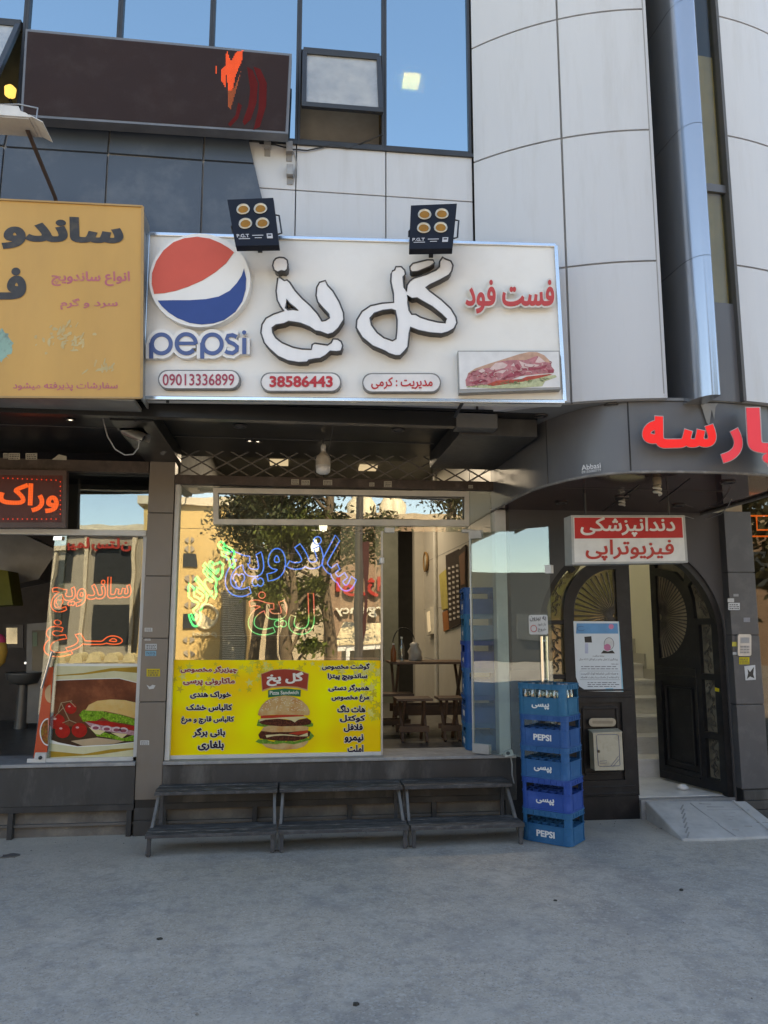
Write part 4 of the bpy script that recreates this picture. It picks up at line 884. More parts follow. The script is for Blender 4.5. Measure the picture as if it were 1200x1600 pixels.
# sandwich picture box
o = px(S, [(715, 548), (874, 548), (877, 608), (717, 614)], .07).build('picture_box', M('box grey', (.3, .3, .29), .4), SG, bev=.003)
px(S, [(716.5, 549.5), (873, 549.5), (875.5, 605), (718.5, 608)], .003, .07).build('picture', M('picture white', (.72, .72, .72), .35), o)
def c6(x, y): return (700+x*190/1200, 540+y*100/632)
def blob(pl, pts, h, mt, par, nm, f=lambda x, y: (x, y), t=.0008): return px(pl, [f(*q) for q in pts], t, h).build(nm, mt, par)
PINK = M('ham pink', (.55, .24, .26), .5, var=.25, scale=40, dirt=(.42, .1, .13), dscale=35, damt=.7); BUN = M('bun tan', (.56, .34, .24), .5, var=.15, scale=25, dirt=(.42, .2, .14), dscale=40); LETT = M('lettuce pale', (.52, .55, .32), .5, var=.2, scale=50, dirt=(.3, .32, .2), dscale=45, damt=.8); TOMR = M('tomato', (.5, .1, .07), .4, var=.2, scale=40)
blob(S, [(180, 330), (200, 270), (270, 225), (400, 180), (560, 130), (700, 85), (800, 62), (880, 65), (950, 95), (1000, 145), (1020, 200), (600, 300)], .074, BUN, o, 'bread', c6)
blob(S, [(180, 410), (230, 380), (400, 370), (520, 360), (700, 330), (900, 305), (1060, 290), (1075, 310), (960, 350), (930, 400), (700, 418), (450, 422)], .0745, LETT, o, 'lettuce', c6)
blob(S, [(380, 385), (480, 345), (720, 330), (780, 305), (1000, 280), (1030, 285), (900, 320), (740, 355), (600, 375), (440, 398)], .0752, TOMR, o, 'tomato', c6)
blob(S, [(172, 340), (205, 280), (300, 235), (420, 215), (500, 160), (560, 150), (640, 140), (760, 145), (880, 100), (950, 160), (1015, 170), (1020, 205), (1050, 240), (1040, 270), (960, 275), (820, 290), (720, 300), (600, 345), (420, 380), (250, 400), (180, 400)], .0748, PINK, o, 'ham', c6)
W2 = M('ham fold', (.68, .52, .5), .5, var=.1, scale=30); DKP = M('ham shade', (.38, .09, .12), .5, var=.2, scale=40)
for pts in ([(410, 230), (470, 170), (540, 165), (590, 190), (560, 220), (450, 245)], [(700, 150), (780, 180), (905, 190), (880, 205), (740, 225)], [(860, 165), (895, 105), (960, 160), (900, 170)], [(620, 200), (650, 170), (660, 205)], [(300, 250), (340, 225), (370, 250), (330, 270)], [(480, 260), (540, 240), (580, 240), (540, 275)]): blob(S, pts, .0757, W2, o, 'ham_fold', c6)
for pts in ([(655, 195), (690, 180), (720, 225), (900, 215), (980, 185), (960, 225), (820, 245), (690, 240)], [(530, 330), (600, 280), (690, 245), (730, 280), (640, 310)], [(400, 300), (440, 260), (480, 275), (420, 320)], [(200, 370), (330, 330), (400, 350), (280, 380)], [(980, 240), (1040, 235), (1045, 265), (990, 270)]): blob(S, pts, .0756, DKP, o, 'ham_shade', c6)
random.seed(31)
for nm, mt_, n_ in (('ham_line', DKP, 26), ('ham_edge', W2, 20)):
    me = MB()
    for k in range(n_):
        u = random.random(); x = 200+800*u; y = lerp(330, 225, u)+random.uniform(-50, 55)-(30 if u > .5 else 0); r_ = random.uniform(14, 44); a0 = random.uniform(0, 360)
        me.tube([S(*c6(x+r_*math.cos(R(a0+i*22)), y+.5*r_*math.sin(R(a0+i*22))), .0768) for i in range(7)], .0022, 4)
    me.build(nm, mt_, o)
me = MB()
for k in range(40):
    u = random.random(); x, y = 190+870*u, lerp(400, 315, u)+random.uniform(-8, 20); r_ = random.uniform(8, 22); a0 = random.uniform(0, 360); me.tube([S(*c6(x+r_*math.cos(R(a0+i*30)), y+.5*r_*math.sin(R(a0+i*30))), .0768) for i in range(6)], .002, 4)
me.build('lettuce_line', M('lettuce dark', (.2, .24, .12), .6), o)
# small standoff brackets under the sign
me = MB(); me.bar(S(722, 630, -.03), S(710, 652, -.2), .02, .012); me.bar(S(262, 623, -.03), S(262, 628, -.06), .02, .02); me.build('bracket', DKMET, SG)
# ------------------------------------------------------------------ floodlights over the sign
FL = M('flood black', (.006, .007, .013), .45, var=.1, spec=.25); LENS = M('amber lens', (.38, .17, .02), .35, var=.15, spec=.25); CHR2 = M('lens ring', (.6, .55, .45), .4, .5)
def flood(q, lb, lean):
    Q = [S(x, y, h) for (x, y), h in zip(q, (.18, .18, .30, .30))]
    nn = (Q[1]-Q[0]).cross(Q[3]-Q[0]).normalized()
    if nn.y > 0: nn = -nn
    cen = (Q[0]+Q[1]+Q[2]+Q[3])/4
    t = thing('floodlight', lb, 'floodlight', cen, 'black floodlights over the white sign')
    MB().extr(Q, -nn*.05).build('housing', FL, t, bev=.004)
    f = quadfn(list(range(4)) if 0 else [(0, 1), (1, 1), (1, 0), (0, 0)])
    def on(u, v, h=0): return (Q[3].lerp(Q[2], u)).lerp(Q[0].lerp(Q[1], u), v)+nn*h
    me = MB()
    for k in range(9): me.extr([on(.04+.105*k, 1, -.052), on(.07+.105*k, 1, -.052), on(.07+.105*k, .2, -.052), on(.04+.105*k, .2, -.052)], -nn*.03)
    me.build('cooling_fin', FL, t)
    eu = (Q[1]-Q[0]).normalized(); ev = nn.cross(eu)
    mt_ = Matrix((eu, ev, nn)).transposed().to_4x4()
    for u in (.31, .69):
        for v in (.77, .46):
            mt2 = mt_.copy(); mt2.translation = on(u, v, .001)
            l = MB().lathe([(.0001, .003), (.030, .001), (.034, 0)], n=24, mat=mt2).build('lens', LENS, t); MB().lathe([(.034, 0), (.040, .003), (.043, .010), (.046, 0)], n=24, mat=mt2).build('rim', CHR2, l)
    text('lettering', 'P.G.T', lambda u, v, w: on(.07+.28*u, .17+.07*v, .001+w), M('pgt white', (.5, .5, .52), .5), t, .001, .02)
    me = MB(); me.extr([on(*q_, .002) for q_ in ((.10, .135), (.36, .135), (.36, .15), (.10, .15))], -nn*.001); me.extr([on(*q_, .002) for q_ in ((.42, .2), (.67, .2), (.67, .215), (.42, .215))], -nn*.001); me.extr([on(*q_, .002) for q_ in ((.47, .15), (.63, .15), (.63, .163), (.47, .163))], -nn*.001)
    me.extr([on(*q_, .002) for q_ in ((.75, .14), (.88, .14), (.88, .24), (.75, .24))], -nn*.001, [[on(*q_, .002) for q_ in ((.775, .19), (.855, .19), (.855, .22), (.775, .22))]]); me.build('fine_print', M('pgt white', (.5, .5, .52), .5), t)
    me = MB(); y0 = on(0, .5); y1 = on(1, .5)
    me.tube([on(1.0, .70, -.03), on(1.075, .70, -.035), on(1.085, .36, -.05), on(1.0, .34, -.05)], .006); me.tube([on(0, .5, -.03), on(-.02, .5, -.04), on(-.02, .4, -.05)], .006); me.bar(on(.5, .5, -.05), on(.5, .42, -.45), .03, .02); me.build('yoke', DKMET, t)
    return t
flood([(355, 312), (427, 309), (436, 383), (368, 384)], 'black floodlight with four amber lenses over the left half of the white sign, tilted sideways', 0)
flood([(642, 321), (714, 318), (707, 388), (639, 389)], 'black floodlight with four amber lenses over the right half of the white sign, standing straighter', 0)
# ------------------------------------------------------------------ yellow sign at left
Y1 = PY(-1.76)
YS = thing('shop_sign', 'faded ochre yellow shop sign with black Persian letters and peeling patches', 'shop sign', (-2.2, -1.7, 3.2))
YEL = M('ochre face', (.57, .325, .09), .55, var=.08, scale=1.2, dirt=(.46, .25, .07), dscale=1.1, damt=.6, stretch=(1.6, 1, .5))
px(Y1, [(-300, 298), (223, 323), (221, 622), (-300, 619)], .012).build('panel', YEL, YS)
me = MB(); tl, bl_ = Y1(223, 323), Y1(221, 622); me.box(Y1(-300, 300).x, tl.x+.004, -1.758, -1.45, bl_.z-.02, bl_.z+.004); me.extr([tl, bl_, bl_+V((0, .26, 0)), tl+V((0, .26, 0))], (-.01, 0, 0)); me.build('casing', M('sign casing', (.3, .3, .29), .45, .3, dirt=(.15, .15, .15)), YS)
me = MB(); me.bar(Y1(-300, 298, .012), Y1(223, 323, .012), .02, .012); me.bar(Y1(223, 323, .012), Y1(221, 622, .012), .018, .012); me.bar(Y1(-300, 619, .012), Y1(221, 622, .012), .018, .012); me.build('trim', M('ochre trim', (.42, .26, .1), .5), YS)
INK = M('faded black', (.035, .033, .035), .5, var=.3, scale=12, dirt=(.12, .09, .05), dscale=14, damt=.5)
text('lettering', 'ساندو', tq(Y1, [(4, 333), (194, 343), (192, 391), (2, 389)], .012), INK, YS, .004, .05); text('lettering', 'فـ', tq(Y1, (-14, 418, 41, 468), .012), INK, YS, .004, .05)
MAG = M('faded magenta', (.46, .12, .16), .6, var=.1, dirt=(.5, .27, .08), dscale=16, damt=.8)
text('lettering', 'انواع ساندویچ', tq(Y1, (80, 424, 203, 447), .012), MAG, YS, .002, .03); text('lettering', 'سرد و گرم', tq(Y1, (94, 466, 184, 484), .012), MAG, YS, .002, .03); text('lettering', 'سفارشات پذیرفته میشود', tq(Y1, (20, 597, 184, 611), .012), MAG, YS, .002, .02)
PATCH = M('peeled patch', (.52, .42, .22), .8, dirt=(.5, .28, .08), dscale=14, damt=.9)
def ragged(cx, cy, rx, ry, n=26, s=0):
    random.seed(s); return [(cx+rx*(.6+.5*random.random())*math.cos(2*math.pi*i/n), cy+ry*(.6+.5*random.random())*math.sin(2*math.pi*i/n)) for i in range(n)]
random.seed(21)
for (cx, cy, rx, ry, n_) in ((98, 526, 44, 20, 46), (165, 575, 26, 9, 14)):
    me = MB()
    for k in range(n_):
        x, y = cx+rx*random.gauss(0, .45), cy+ry*random.gauss(0, .45); a, l, w_ = random.gauss(-.9, .5), random.uniform(2, 8), random.uniform(.8, 2.6)
        pts = []
        for i in range(9):
            u = i*.7; r_ = .7+.5*random.random(); dx, dy = l*r_*math.cos(u), w_*r_*math.sin(u); pts.append((x+dx*math.cos(a)-dy*math.sin(a), y+dx*math.sin(a)+dy*math.cos(a)))
        me.extr([Y1(*q_, .0128+.00004*k) for q_ in pts], V((0, .0003, 0)))
    me.build('peeled_patch', PATCH, YS)
px(Y1, ragged(0, 540, 20, 30, 30, 5), .001, .012).build('torn_sticker', M('torn teal', (.25, .42, .36), .6, dirt=(.1, .12, .12), dscale=20, damt=.8), YS)
# ------------------------------------------------------------------ LED display above
L1 = PY(-1.62)
LD = thing('led_display', 'wide brown LED display board with a small orange flame shape, under the office windows', 'LED display', (-1.03, -1.5, 5.28))
LQ = [(40, 45), (456, 84), (450, 209), (32, 182)]
px(L1, LQ, .1, -.1).build('casing', M('led casing', (.16, .17, .19), .5, .3), LD)
LEDS = M('led brown', (.036, .018, .015), .55, spec=.2, var=.06, scale=3, dirt=(.08, .06, .055), dscale=5, damt=.3)
n = LEDS.node_tree; b = n.nodes['Principled BSDF']; src = b.inputs['Base Color'].links[0].from_socket; geo = n.nodes.new('ShaderNodeNewGeometry'); vo = n.nodes.new('ShaderNodeTexVoronoi'); vo.inputs['Scale'].default_value = 100; vo.inputs['Randomness'].default_value = 0; n.links.new(geo.outputs['Position'], vo.inputs['Vector']); mx = n.nodes.new('ShaderNodeMix'); mx.data_type = 'RGBA'; mx.blend_type = 'MULTIPLY'; mx.inputs[0].default_value = .5; n.links.new(src, mx.inputs[6]); n.links.new(vo.outputs['Distance'], mx.inputs[7]); n.links.new(mx.outputs[2], b.inputs['Base Color'])
px(L1, [(43, 49), (452, 87), (446, 205), (36, 178)], .003).build('screen', LEDS, LD)
OR = EM('led orange', (1, .10, .012), 1.0)
me = MB()
def dots(me, pl, inside, x0, y0, x1, y1, st, h, sz=.36, slope=0):
    y = y0
    while y < y1:
        x = x0
        while x < x1:
            if inside(x, y): c = [(x-st*sz, y-st*sz), (x+st*sz, y-st*sz), (x+st*sz, y+st*sz), (x-st*sz, y+st*sz)]; me.extr([pl(*q_, h) for q_ in c], V((0, .0005, 0)))
            x += st
        y += st
def inpoly(poly):
    def f(x, y):
        r_ = False
        for (x0, y0), (x1, y1) in zip(poly, poly[1:]+poly[:1]):
            if (y0 > y) != (y1 > y) and x < (x1-x0)*(y-y0)/(y1-y0)+x0: r_ = not r_
        return r_
    return f
fa, fb = inpoly([(354, 77), (361, 96), (370, 80), (380, 79), (378, 95), (368, 118), (363, 142), (357, 142), (352, 105)]), inpoly([(346, 108), (352, 102), (353, 138), (346, 126)])
dots(me, L1, lambda x, y: fa(x, y) or fb(x, y) or (abs(x-338.5) < 1 and 102 < y < 116), 336, 74, 384, 146, 1.75, .0045); me.build('lit_flame', OR, LD)
me = MB(); fc = inpoly([(357, 142), (366, 138), (377, 110), (372, 130), (360, 172), (356, 165)]); dots(me, L1, fc, 350, 100, 384, 174, 1.75, .0045); me.build('lit_flame_tip', EM('led dull', (.5, .1, .01), .45), LD)
for q_ in ([(386, 104), (395, 110), (403, 130), (401, 160), (392, 186), (382, 196), (379, 190), (388, 165), (391, 140)], [(396, 104), (407, 108), (417, 130), (416, 165), (406, 198), (396, 203), (404, 170), (405, 130)], [(372, 160), (378, 165), (372, 185), (360, 198), (356, 194), (368, 180)]):
    px(L1, q_, .001, .003).build('red_arc', M('led red ghost', (.11, .010, .009), .6, spec=.1), LD)
me = MB()
for x, y in ((418, 228), (452, 236), (453, 272)):
    q = pu(x, y); me.box(q.x-.025, q.x+.025, YU-.055, YU, q.z-.035, q.z+.05); me.box(q.x-.022, q.x+.022, YU-.006, YU, q.z-.09, q.z-.03)
me.build('wall_bracket', M('grey bracket', (.32, .32, .32), .5, .3, dirt=(.15, .12, .1), damt=.6), LD, bev=.003)
MB().tube([pu(x, y, .015) for x, y in ((405, 224), (430, 226), (455, 233), (480, 235), (500, 231), (520, 226), (545, 232), (598, 210))], .006, 6).build('black_cable', CABLE, label='black cable looping along the wall under the opened grey sash window', category='cable')
MB().tube([pu(x, y, .012) for x, y in ((452, 228), (460, 240), (463, 255), (461, 275), (456, 288))], .005, 6).build('grey_cable', GREYC, label='short grey cable running down the white wall beside the wall brackets', category='cable')
# ------------------------------------------------------------------ small white floodlight on its arm
t = thing('floodlight', 'small white floodlight on a dark arm above the yellow sign', 'floodlight', PY(-2.2)(30, 185))
fp = PY(-2.2); 
def fpt(x, y, Y): return PY(Y)(x, y)
me = MB(); a0, a1 = fpt(-35, 178, -2.25), fpt(48, 178, -2.25)
xm = fp(14, 196); prof = [(-.17, 0), (.17, 0), (.13, .03), (.10, .04), (.085, .075), (-.10, .075), (-.11, .04), (-.14, .03)]
me.extr([V((xm.x+u, -2.3, xm.z+v_*.9)) for u, v_ in prof], (0, .2, 0)); me.build('housing', M('flood white', (.6, .6, .59), .4, dirt=(.4, .4, .38)), t, bev=.006)
BX(xm.x-.15, xm.x+.15, -2.29, -2.11, xm.z-.008, xm.z-.001).build('lens', M('flood lens', (.4, .4, .4), .2), t)
me = MB(); me.extr([V((xm.x+.15, -2.3, xm.z+.012)), V((xm.x+.235, -2.3, xm.z-.03)), V((xm.x+.235, -2.1, xm.z-.03)), V((xm.x+.15, -2.1, xm.z+.012))], (0, 0, .006)); me.build('visor', M('flood white', (.6, .6, .59), .4), t)
me = MB(); me.tube([fpt(57, 186, -2.2), fpt(59, 169, -2.15), fpt(30, 163, -2.1), fpt(-20, 164, -2.1)], .005); me.build('yoke', M('yoke grey', (.35, .35, .35), .4, .5), t)
me = MB(); me.tube([fpt(43, 204, -2.18), fpt(86, 308, -1.62), fpt(88, 316, -1.6)], .014, 8); me.build('arm', M('rusty arm', (.05, .03, .025), .6), t)
# ------------------------------------------------------------------ CCTV, bulb
t = thing('security_camera', 'silver bullet security camera under the overhang beside the cross beam', 'security camera', PY(-1.1)(210, 690))
cp = PY(-1.1); a = PY(-1.08)(195, 672); b_ = PY(-1.16)(221, 684); dv = (b_-a).normalized()
CSIL = M('camera silver', (.6, .58, .54), .3, .85)
MB().tube([a, b_], .033, 16).build('body', CSIL, t)
up_ = V((0, 0, 1)); sx = dv.cross(up_).normalized(); u2 = sx.cross(dv)
me = MB(); rg = [[p+sx*(.042*math.cos(R(q_)))+u2*(.042*math.sin(R(q_))) for q_ in range(-20, 201, 20)] for p in (a-dv*.005, b_+dv*.05)]; n_ = len(rg[0]); me.add(rg[0]+rg[1], [(k, k+1, n_+k+1, n_+k) for k in range(n_-1)], True); me.build('sun_shield', CSIL, t)
MB().tube([b_, b_+dv*.006], .029, 16).build('lens', BLACK, t)
me = MB(); me.tube([a.lerp(b_, .4)+u2*.04, PY(-1.1)(208, 662), PY(-1.1)(212, 655)], .008); me.build('arm', DKMET, t)
me = MB(); q = PY(-1.1)(213, 645); me.box(q.x-.10, q.x+.08, -1.2, -1.02, 3.14, 3.2); me.build('mount_plate', M('mount grey', (.2, .2, .19), .5), t)
MB().tube([PY(-1.2)(x, y) for x, y in ((158, 632), (161, 655), (168, 682), (180, 702), (195, 711), (208, 710), (216, 700), (218, 686))], .005, 6).build('camera_cable', GREYC, label='grey cable hanging in a loop from the overhang to the security camera', category='cable')
t = thing('security_camera', 'small dark camera stub on the cross beam end beside the post', 'security camera', PY(-.4)(254, 709))
q = PY(-.4)(254, 708); MB().tube([q, q+V((.03, -.05, .02))], .02, 10).build('body', M('camera stub', (.2, .19, .17), .4), t); MB().tube([q+V((0, .02, .0)), q+V((-.03, .1, .05))], .008).build('arm', DKMET, t)
q = PY(-.55)(505, 722)
t = thing('hanging_bulb', 'big white unlit LED bulb hanging from the black soffit', 'light bulb', q)
MB().lathe([(.0001, -.105), (.04, -.10), (.058, -.085), (.06, -.03), (.056, -.028)], q, 20).build('diffuser', M('bulb diffuser', (.72, .72, .70), .3), t)
MB().lathe([(.06, -.028), (.061, .03), (.05, .055), (.028, .075), (.022, .09)], q, 20).build('body', M('bulb body', (.55, .5, .42), .4), t); MB().lathe([(.02, .09), (.022, .13), (.018, .15), (.008, .155)], q, 14).build('socket', M('socket', (.6, .58, .52), .4), t)
MB().tube([q+V((0, 0, .15)), V((q.x, q.y, 3.26))], .005).build('cord', CABLE, t)
# two small bulbs under the round canopy
q = PZ(1027, 762, 2.7); t = thing('canopy_bulb', 'cream spiral bulb in a holder under the curved canopy edge', 'light bulb', q)
MB().lathe([(.03, .02), (.03, .075), (.012, .075)], q, 12).build('holder', M('holder', (.3, .25, .18), .5), t); MB().tube([q+V((.024*math.cos(a*.7), .024*math.sin(a*.7), .015-.0035*a)) for a in range(20)], .010, 6).build('spiral_tube', M('spiral', (.55, .5, .4), .4), t)
q = PZ(972, 789, 2.71); t = thing('canopy_bulb', 'white spiral bulb set in the canopy soffit just above the hanging red sign', 'light bulb', q)
MB().lathe([(.06, .065), (.06, .05), (.045, .05)], q, 16).build('rim', DLR, t); MB().tube([q+V((.022*math.cos(a*.7), .022*math.sin(a*.7), .045-.003*a)) for a in range(18)], .009, 6).build('spiral_tube', M('spiral white', (.65, .65, .62), .4), t)
# ------------------------------------------------------------------ LED scroller over the left doorway
L2 = PY(-.16); t = thing('led_display', 'small red framed LED display with glowing orange Persian word over the left doorway', 'LED display', L2(0, 825))
px(L2, [(-260, 730), (104, 735), (102, 824), (-260, 826)], .08, -.08).build('casing', M('scroller frame', (.09, .05, .045), .45), t, bev=.006)
px(L2, [(-260, 740), (98, 743), (96, 816), (-260, 817)], .002).build('screen', M('scroller red', (.10, .012, .008), .5), t)
tmp = text('word', 'وراک', tq(L2, [(0, 752), (93, 758), (91, 803), (-4, 797)], .004), EM('scroller orange', (1, .13, .02), 1), t, .001, .035)
tmp.name = 'glowing_word'
n = tmp.data.materials[0].node_tree; b = n.nodes['Principled BSDF']; geo = n.nodes.new('ShaderNodeNewGeometry'); vo = n.nodes.new('ShaderNodeTexVoronoi'); vo.inputs['Scale'].default_value = 75; vo.inputs['Randomness'].default_value = .0; n.links.new(geo.outputs['Position'], vo.inputs['Vector']); r = n.nodes.new('ShaderNodeMapRange'); r.inputs[1].default_value = .25; r.inputs[2].default_value = .62; r.inputs[3].default_value = .42; r.inputs[4].default_value = .10; n.links.new(vo.outputs['Distance'], r.inputs[0]); n.links.new(r.outputs[0], b.inputs['Emission Strength'])
me = MB()
for k in range(12): me.extr([L2(x, y, .004) for x, y in rect(5+7.5*k-.8, 747+.3*k-.8, 5+7.5*k+.8, 747+.3*k+.8)], V((0, .0005, 0))); me.extr([L2(x, y, .004) for x, y in rect(5+7.5*k-.8, 811-.8, 5+7.5*k+.8, 812.6-.8)], V((0, .0005, 0)))
for k in range(8): me.extr([L2(x, y, .004) for x, y in rect(93.4, 752+7.2*k, 95, 753.6+7.2*k)], V((0, .0005, 0)))
me.build('border_lights', EM('scroller border', (1, .05, .015), .9), t)
# ------------------------------------------------------------------ red letters and sticker on the curved fascia
RD = thing('sign_letters', 'big red Persian letters with grey returns mounted on the curved dark fascia', 'sign letters', (2.9, -2.0, 2.95))
LITR = EM('letter lit red', (.80, .010, .008), .72); LITP = EM('letter pink red', (.70, .035, .06), .62); RET = M('letter grey return', (.42, .40, .40), .35, .2)
F1 = Pl((2.4, -1.955, 0), (-.06, -1, 0)); F2 = Pl((3.0, -2.0, 0), (0, -1, 0))
for s_, q_, pl, mt_, dp in (('سـه', [(1005, 649), (1119, 656), (1119, 698), (1003, 701)], F1, LITR, .05), ('ر', [(1128, 668), (1160, 669), (1160, 724), (1126, 723)], F2, LITP, .09), ('پا', [(1166, 637), (1232, 637), (1232, 734), (1166, 733)], F2, LITP, .12)):
    o = text('letter', s_, tq(pl, q_, .002), RET, RD, dp, .06, ref=.045); text('red_face', s_, tq(pl, q_, dp+.003), mt_, o, .003, .045)
F3 = PY(-1.83)
o = px(Pl((2.05, -1.66, 0), (-.75, -1, 0)), rect(907, 724, 908, 725), .0005, .001).build('lettering_dot', WHITE, RD) if 0 else None
FS = Pl((2.12, -1.745, 0), (-.78, -.62, 0)); FS = Pl((2.25, -1.825, 0), (-.5, -.87, 0))
t = thing('fascia_sticker', 'small white maker name and number stuck on the curved dark fascia', 'sticker', FS(923, 733))
text('lettering', 'Abbasi', tq(FS, [(908, 727), (938, 722.5), (939, 731), (909, 735)], .012), M('sticker ink white', (.6, .6, .6), .5), t, .001, .01); text('lettering', '09155000779', tq(FS, [(909, 736), (939, 732), (939, 736), (909, 740)], .012), M('sticker ink white', (.6, .6, .6), .5), t, .001)
# drip stain below the fin
px(PY(-1.935), [(1094, 631), (1098, 640), (1104, 660), (1108, 665), (1112, 640), (1116, 655), (1118, 636), (1122, 630)], .001, 0).build('drip_stain', M('drip pale', (.3, .3, .29), .9), label='pale drip stain on the curved fascia under the metal fin', category='stain')
# ------------------------------------------------------------------ hanging light box
B1 = Pl((2.7, -1.0, 0), (.0, -1, 0)); BQ = [(892, 805), (1070, 805), (1075, 879), (894, 882)]
t = thing('hanging_sign', 'red and white light box with two lines of Persian writing hanging over the iron door', 'sign', B1(983, 882))
px(B1, BQ, .16, -.16).build('casing', M('box casing', (.4, .4, .38), .45, dirt=(.25, .25, .24)), t, bev=.004)
px(B1, sub(BQ, .022, .04, .98, .96), .003).build('white_face', M('box face', (.70, .69, .65), .35), t); px(B1, sub(BQ, .03, .05, .972, .475), .003, .003).build('red_band', M('box red', (.50, .012, .014), .35), t)
text('lettering', 'دندانپزشکی', tq(B1, (907, 808, 1055, 838.5), .006), M('box letter white', (.7, .68, .64), .4), t, .003, .022); text('lettering', 'فیزیوتراپی', tq(B1, (915, 843, 1053, 876), .004), M('box letter red', (.48, .03, .02), .4), t, .003, .022)
me = MB(); me.tube([B1(915, 806, -.08), B1(915, 806, -.08)+V((0, 0, .3))], .008); me.tube([B1(1045, 806, -.08), B1(1045, 806, -.08)+V((0, 0, .3))], .008); me.build('hanger', DKMET, t)
MB().tube([PZ(x, y, 2.72) for x, y in ((1068, 806), (1090, 812), (1108, 810), (1127, 803), (1138, 790), (1143, 780))], .004, 6).build('thin_cable', GREYC, label='thin pale cable sagging from the hanging sign under the canopy', category='cable')
# ------------------------------------------------------------------ bottle crates
CL, CW, CH = .42, .32, .247
def rr_path(l, w_, r, n=6): return rrect(-l/2, -w_/2, l/2, w_/2, r, n)
def ringwall(me, l, w_, r, t, z0, z1, keep=None):
    o, i = rr_path(l, w_, r), rr_path(l-2*t, w_-2*t, max(r-t, .005)); N = len(o)
    for k in range(N):
        j = (k+1) % N
        if keep and not keep((o[k][0]+o[j][0])/2, (o[k][1]+o[j][1])/2, k): continue
        vs = [V((*p, z)) for p in (o[k], o[j], i[j], i[k]) for z in (z0, z1)]
        me.add(vs, [(0, 2, 3, 1), (4, 6, 7, 5), (1, 3, 5, 7), (0, 6, 4, 2)]+[(0, 1, 7, 6), (2, 4, 5, 3)])
def crate(nm, lb, cm, word, loc, rz, grp):
    t = thing(nm, lb, 'crate', (0, 0, 0), grp)
    me = MB()
    ringwall(me, CL, CW, .05, .012, .0, .135); ringwall(me, CL+.008, CW+.008, .054, .008, .0, .012); ringwall(me, CL+.010, CW+.010, .055, .010, .130, .138)
    ringwall(me, CL+.008, CW+.008, .054, .014, .205, .245); ringwall(me, CL+.016, CW+.016, .058, .012, .238, .246); ringwall(me, CL+.014, CW+.014, .057, .010, .203, .209)
    ringwall(me, CL, CW, .05, .012, .135, .206, lambda x, y, k: k % 6 != 5)          # the four rounded corner posts
    for s_ in (-1, 1):
        for k in range(7): x = -.15+.05*k; me.box(x-.003, x+.003, s_*(CW/2+.004), s_*(CW/2+.009), .209, .238)
        for k in range(5): y = -.10+.05*k; me.box(s_*(CL/2+.004), s_*(CL/2+.009), y-.003, y+.003, .209, .238)
        for x in (-CL/2+.06, CL/2-.06): me.box(x-.003, x+.003, s_*CW/2, s_*(CW/2+.005), .012, .13)
        for y in (-CW/2+.06, CW/2-.06): me.box(s_*CL/2, s_*(CL/2+.005), y-.003, y+.003, .012, .13)
    sh = me.build('shell', cm, t)
    me = MB(); me.box(-CL/2+.02, CL/2-.02, -CW/2+.02, CW/2-.02, .006, .014)
    for k in range(1, 6): x = -CL/2+CL*k/6; me.box(x-.002, x+.002, -CW/2+.012, CW/2-.012, .014, .142)
    for k in range(1, 4): y = -CW/2+CW*k/4; me.box(-CL/2+.012, CL/2-.012, y-.0019, y+.0019, .014, .1415)
    me.build('divider_grid', cm, t)
    for s_ in (-1, 1):
        w2 = .155; 
        text('lettering', word, lambda u, v, w, s_=s_: V((-s_*(-w2/2+w2*u), s_*(CW/2+.0005+w), .045+.05*v)), WHITE, t, .001, .035)
    t.location = loc; t.rotation_euler = (0, 0, rz); return t
def CB(nm, c): return M(nm, c, .5, var=.06, scale=5, dirt=tuple(min(1, v*1.2+.03) for v in c), dscale=7, damt=.8, spec=.3)
TEAL, BLUE1, BLUE2, BLUE3, TEAL2 = CB('crate teal', (.012, .13, .25)), CB('crate blue', (.011, .085, .26)), CB('crate mid blue', (.011, .105, .27)), CB('crate deep blue', (.011, .066, .30)), CB('crate teal blue', (.010, .115, .26))
CCEN = V((2.14, -.526, 0)); CR = R(-43); G = 'blue bottle crates stacked outside by the iron door'
crs = []
for k, (nm_, lb, cm, wd) in enumerate((('c', 'teal blue plastic crate at the bottom of the outdoor stack, standing on the pavement', TEAL2, 'PEPSI'), ('c', 'deep blue plastic crate with white Persian word, second from the bottom of the outdoor stack', BLUE3, 'پپسی'), ('c', 'mid blue plastic crate with white Persian word, in the middle of the outdoor stack', BLUE2, 'پپسی'), ('c', 'blue plastic crate with white Latin word, second from the top of the outdoor stack', BLUE1, 'PEPSI'), ('c', 'teal plastic crate full of bottles on top of the outdoor stack', TEAL, 'پپسی'))):
    crs.append(crate('bottle_crate', lb, cm, wd, CCEN+V((.003*(k % 2)-.002*k, .002*k, .247*k+.004)), CR+R((0, 1.2, -.8, .6, -.5)[k]), G))
BOTG = GLASS('bottle glass', (.80, .86, .84), (1, 1, 1), .18); LBL = M('bottle label', (.55, .55, .6), .5, var=.3, scale=60)
zb = .247*4+.018
def pop(u, v, lb, base, rot, grp):
    q = base+Matrix.Rotation(rot, 3, 'Z') @ V((u, v, 0)); t = thing('glass_bottle', lb, 'bottle', q, grp)
    MB().lathe([(.024, 0), (.028, .01), (.028, .07), (.025, .10), (.027, .125), (.020, .165), (.013, .20), (.013, .225)], q, 12).build('body', BOTG, t); MB().lathe([(.0286, .03), (.0286, .065)], q, 12).build('label', LBL, t); MB().lathe([(.015, .212), (.015, .228), (.0001, .229)], q, 10).build('cap', M('crown cap', (.4, .4, .42), .3, .8), t); return t
nb = 0
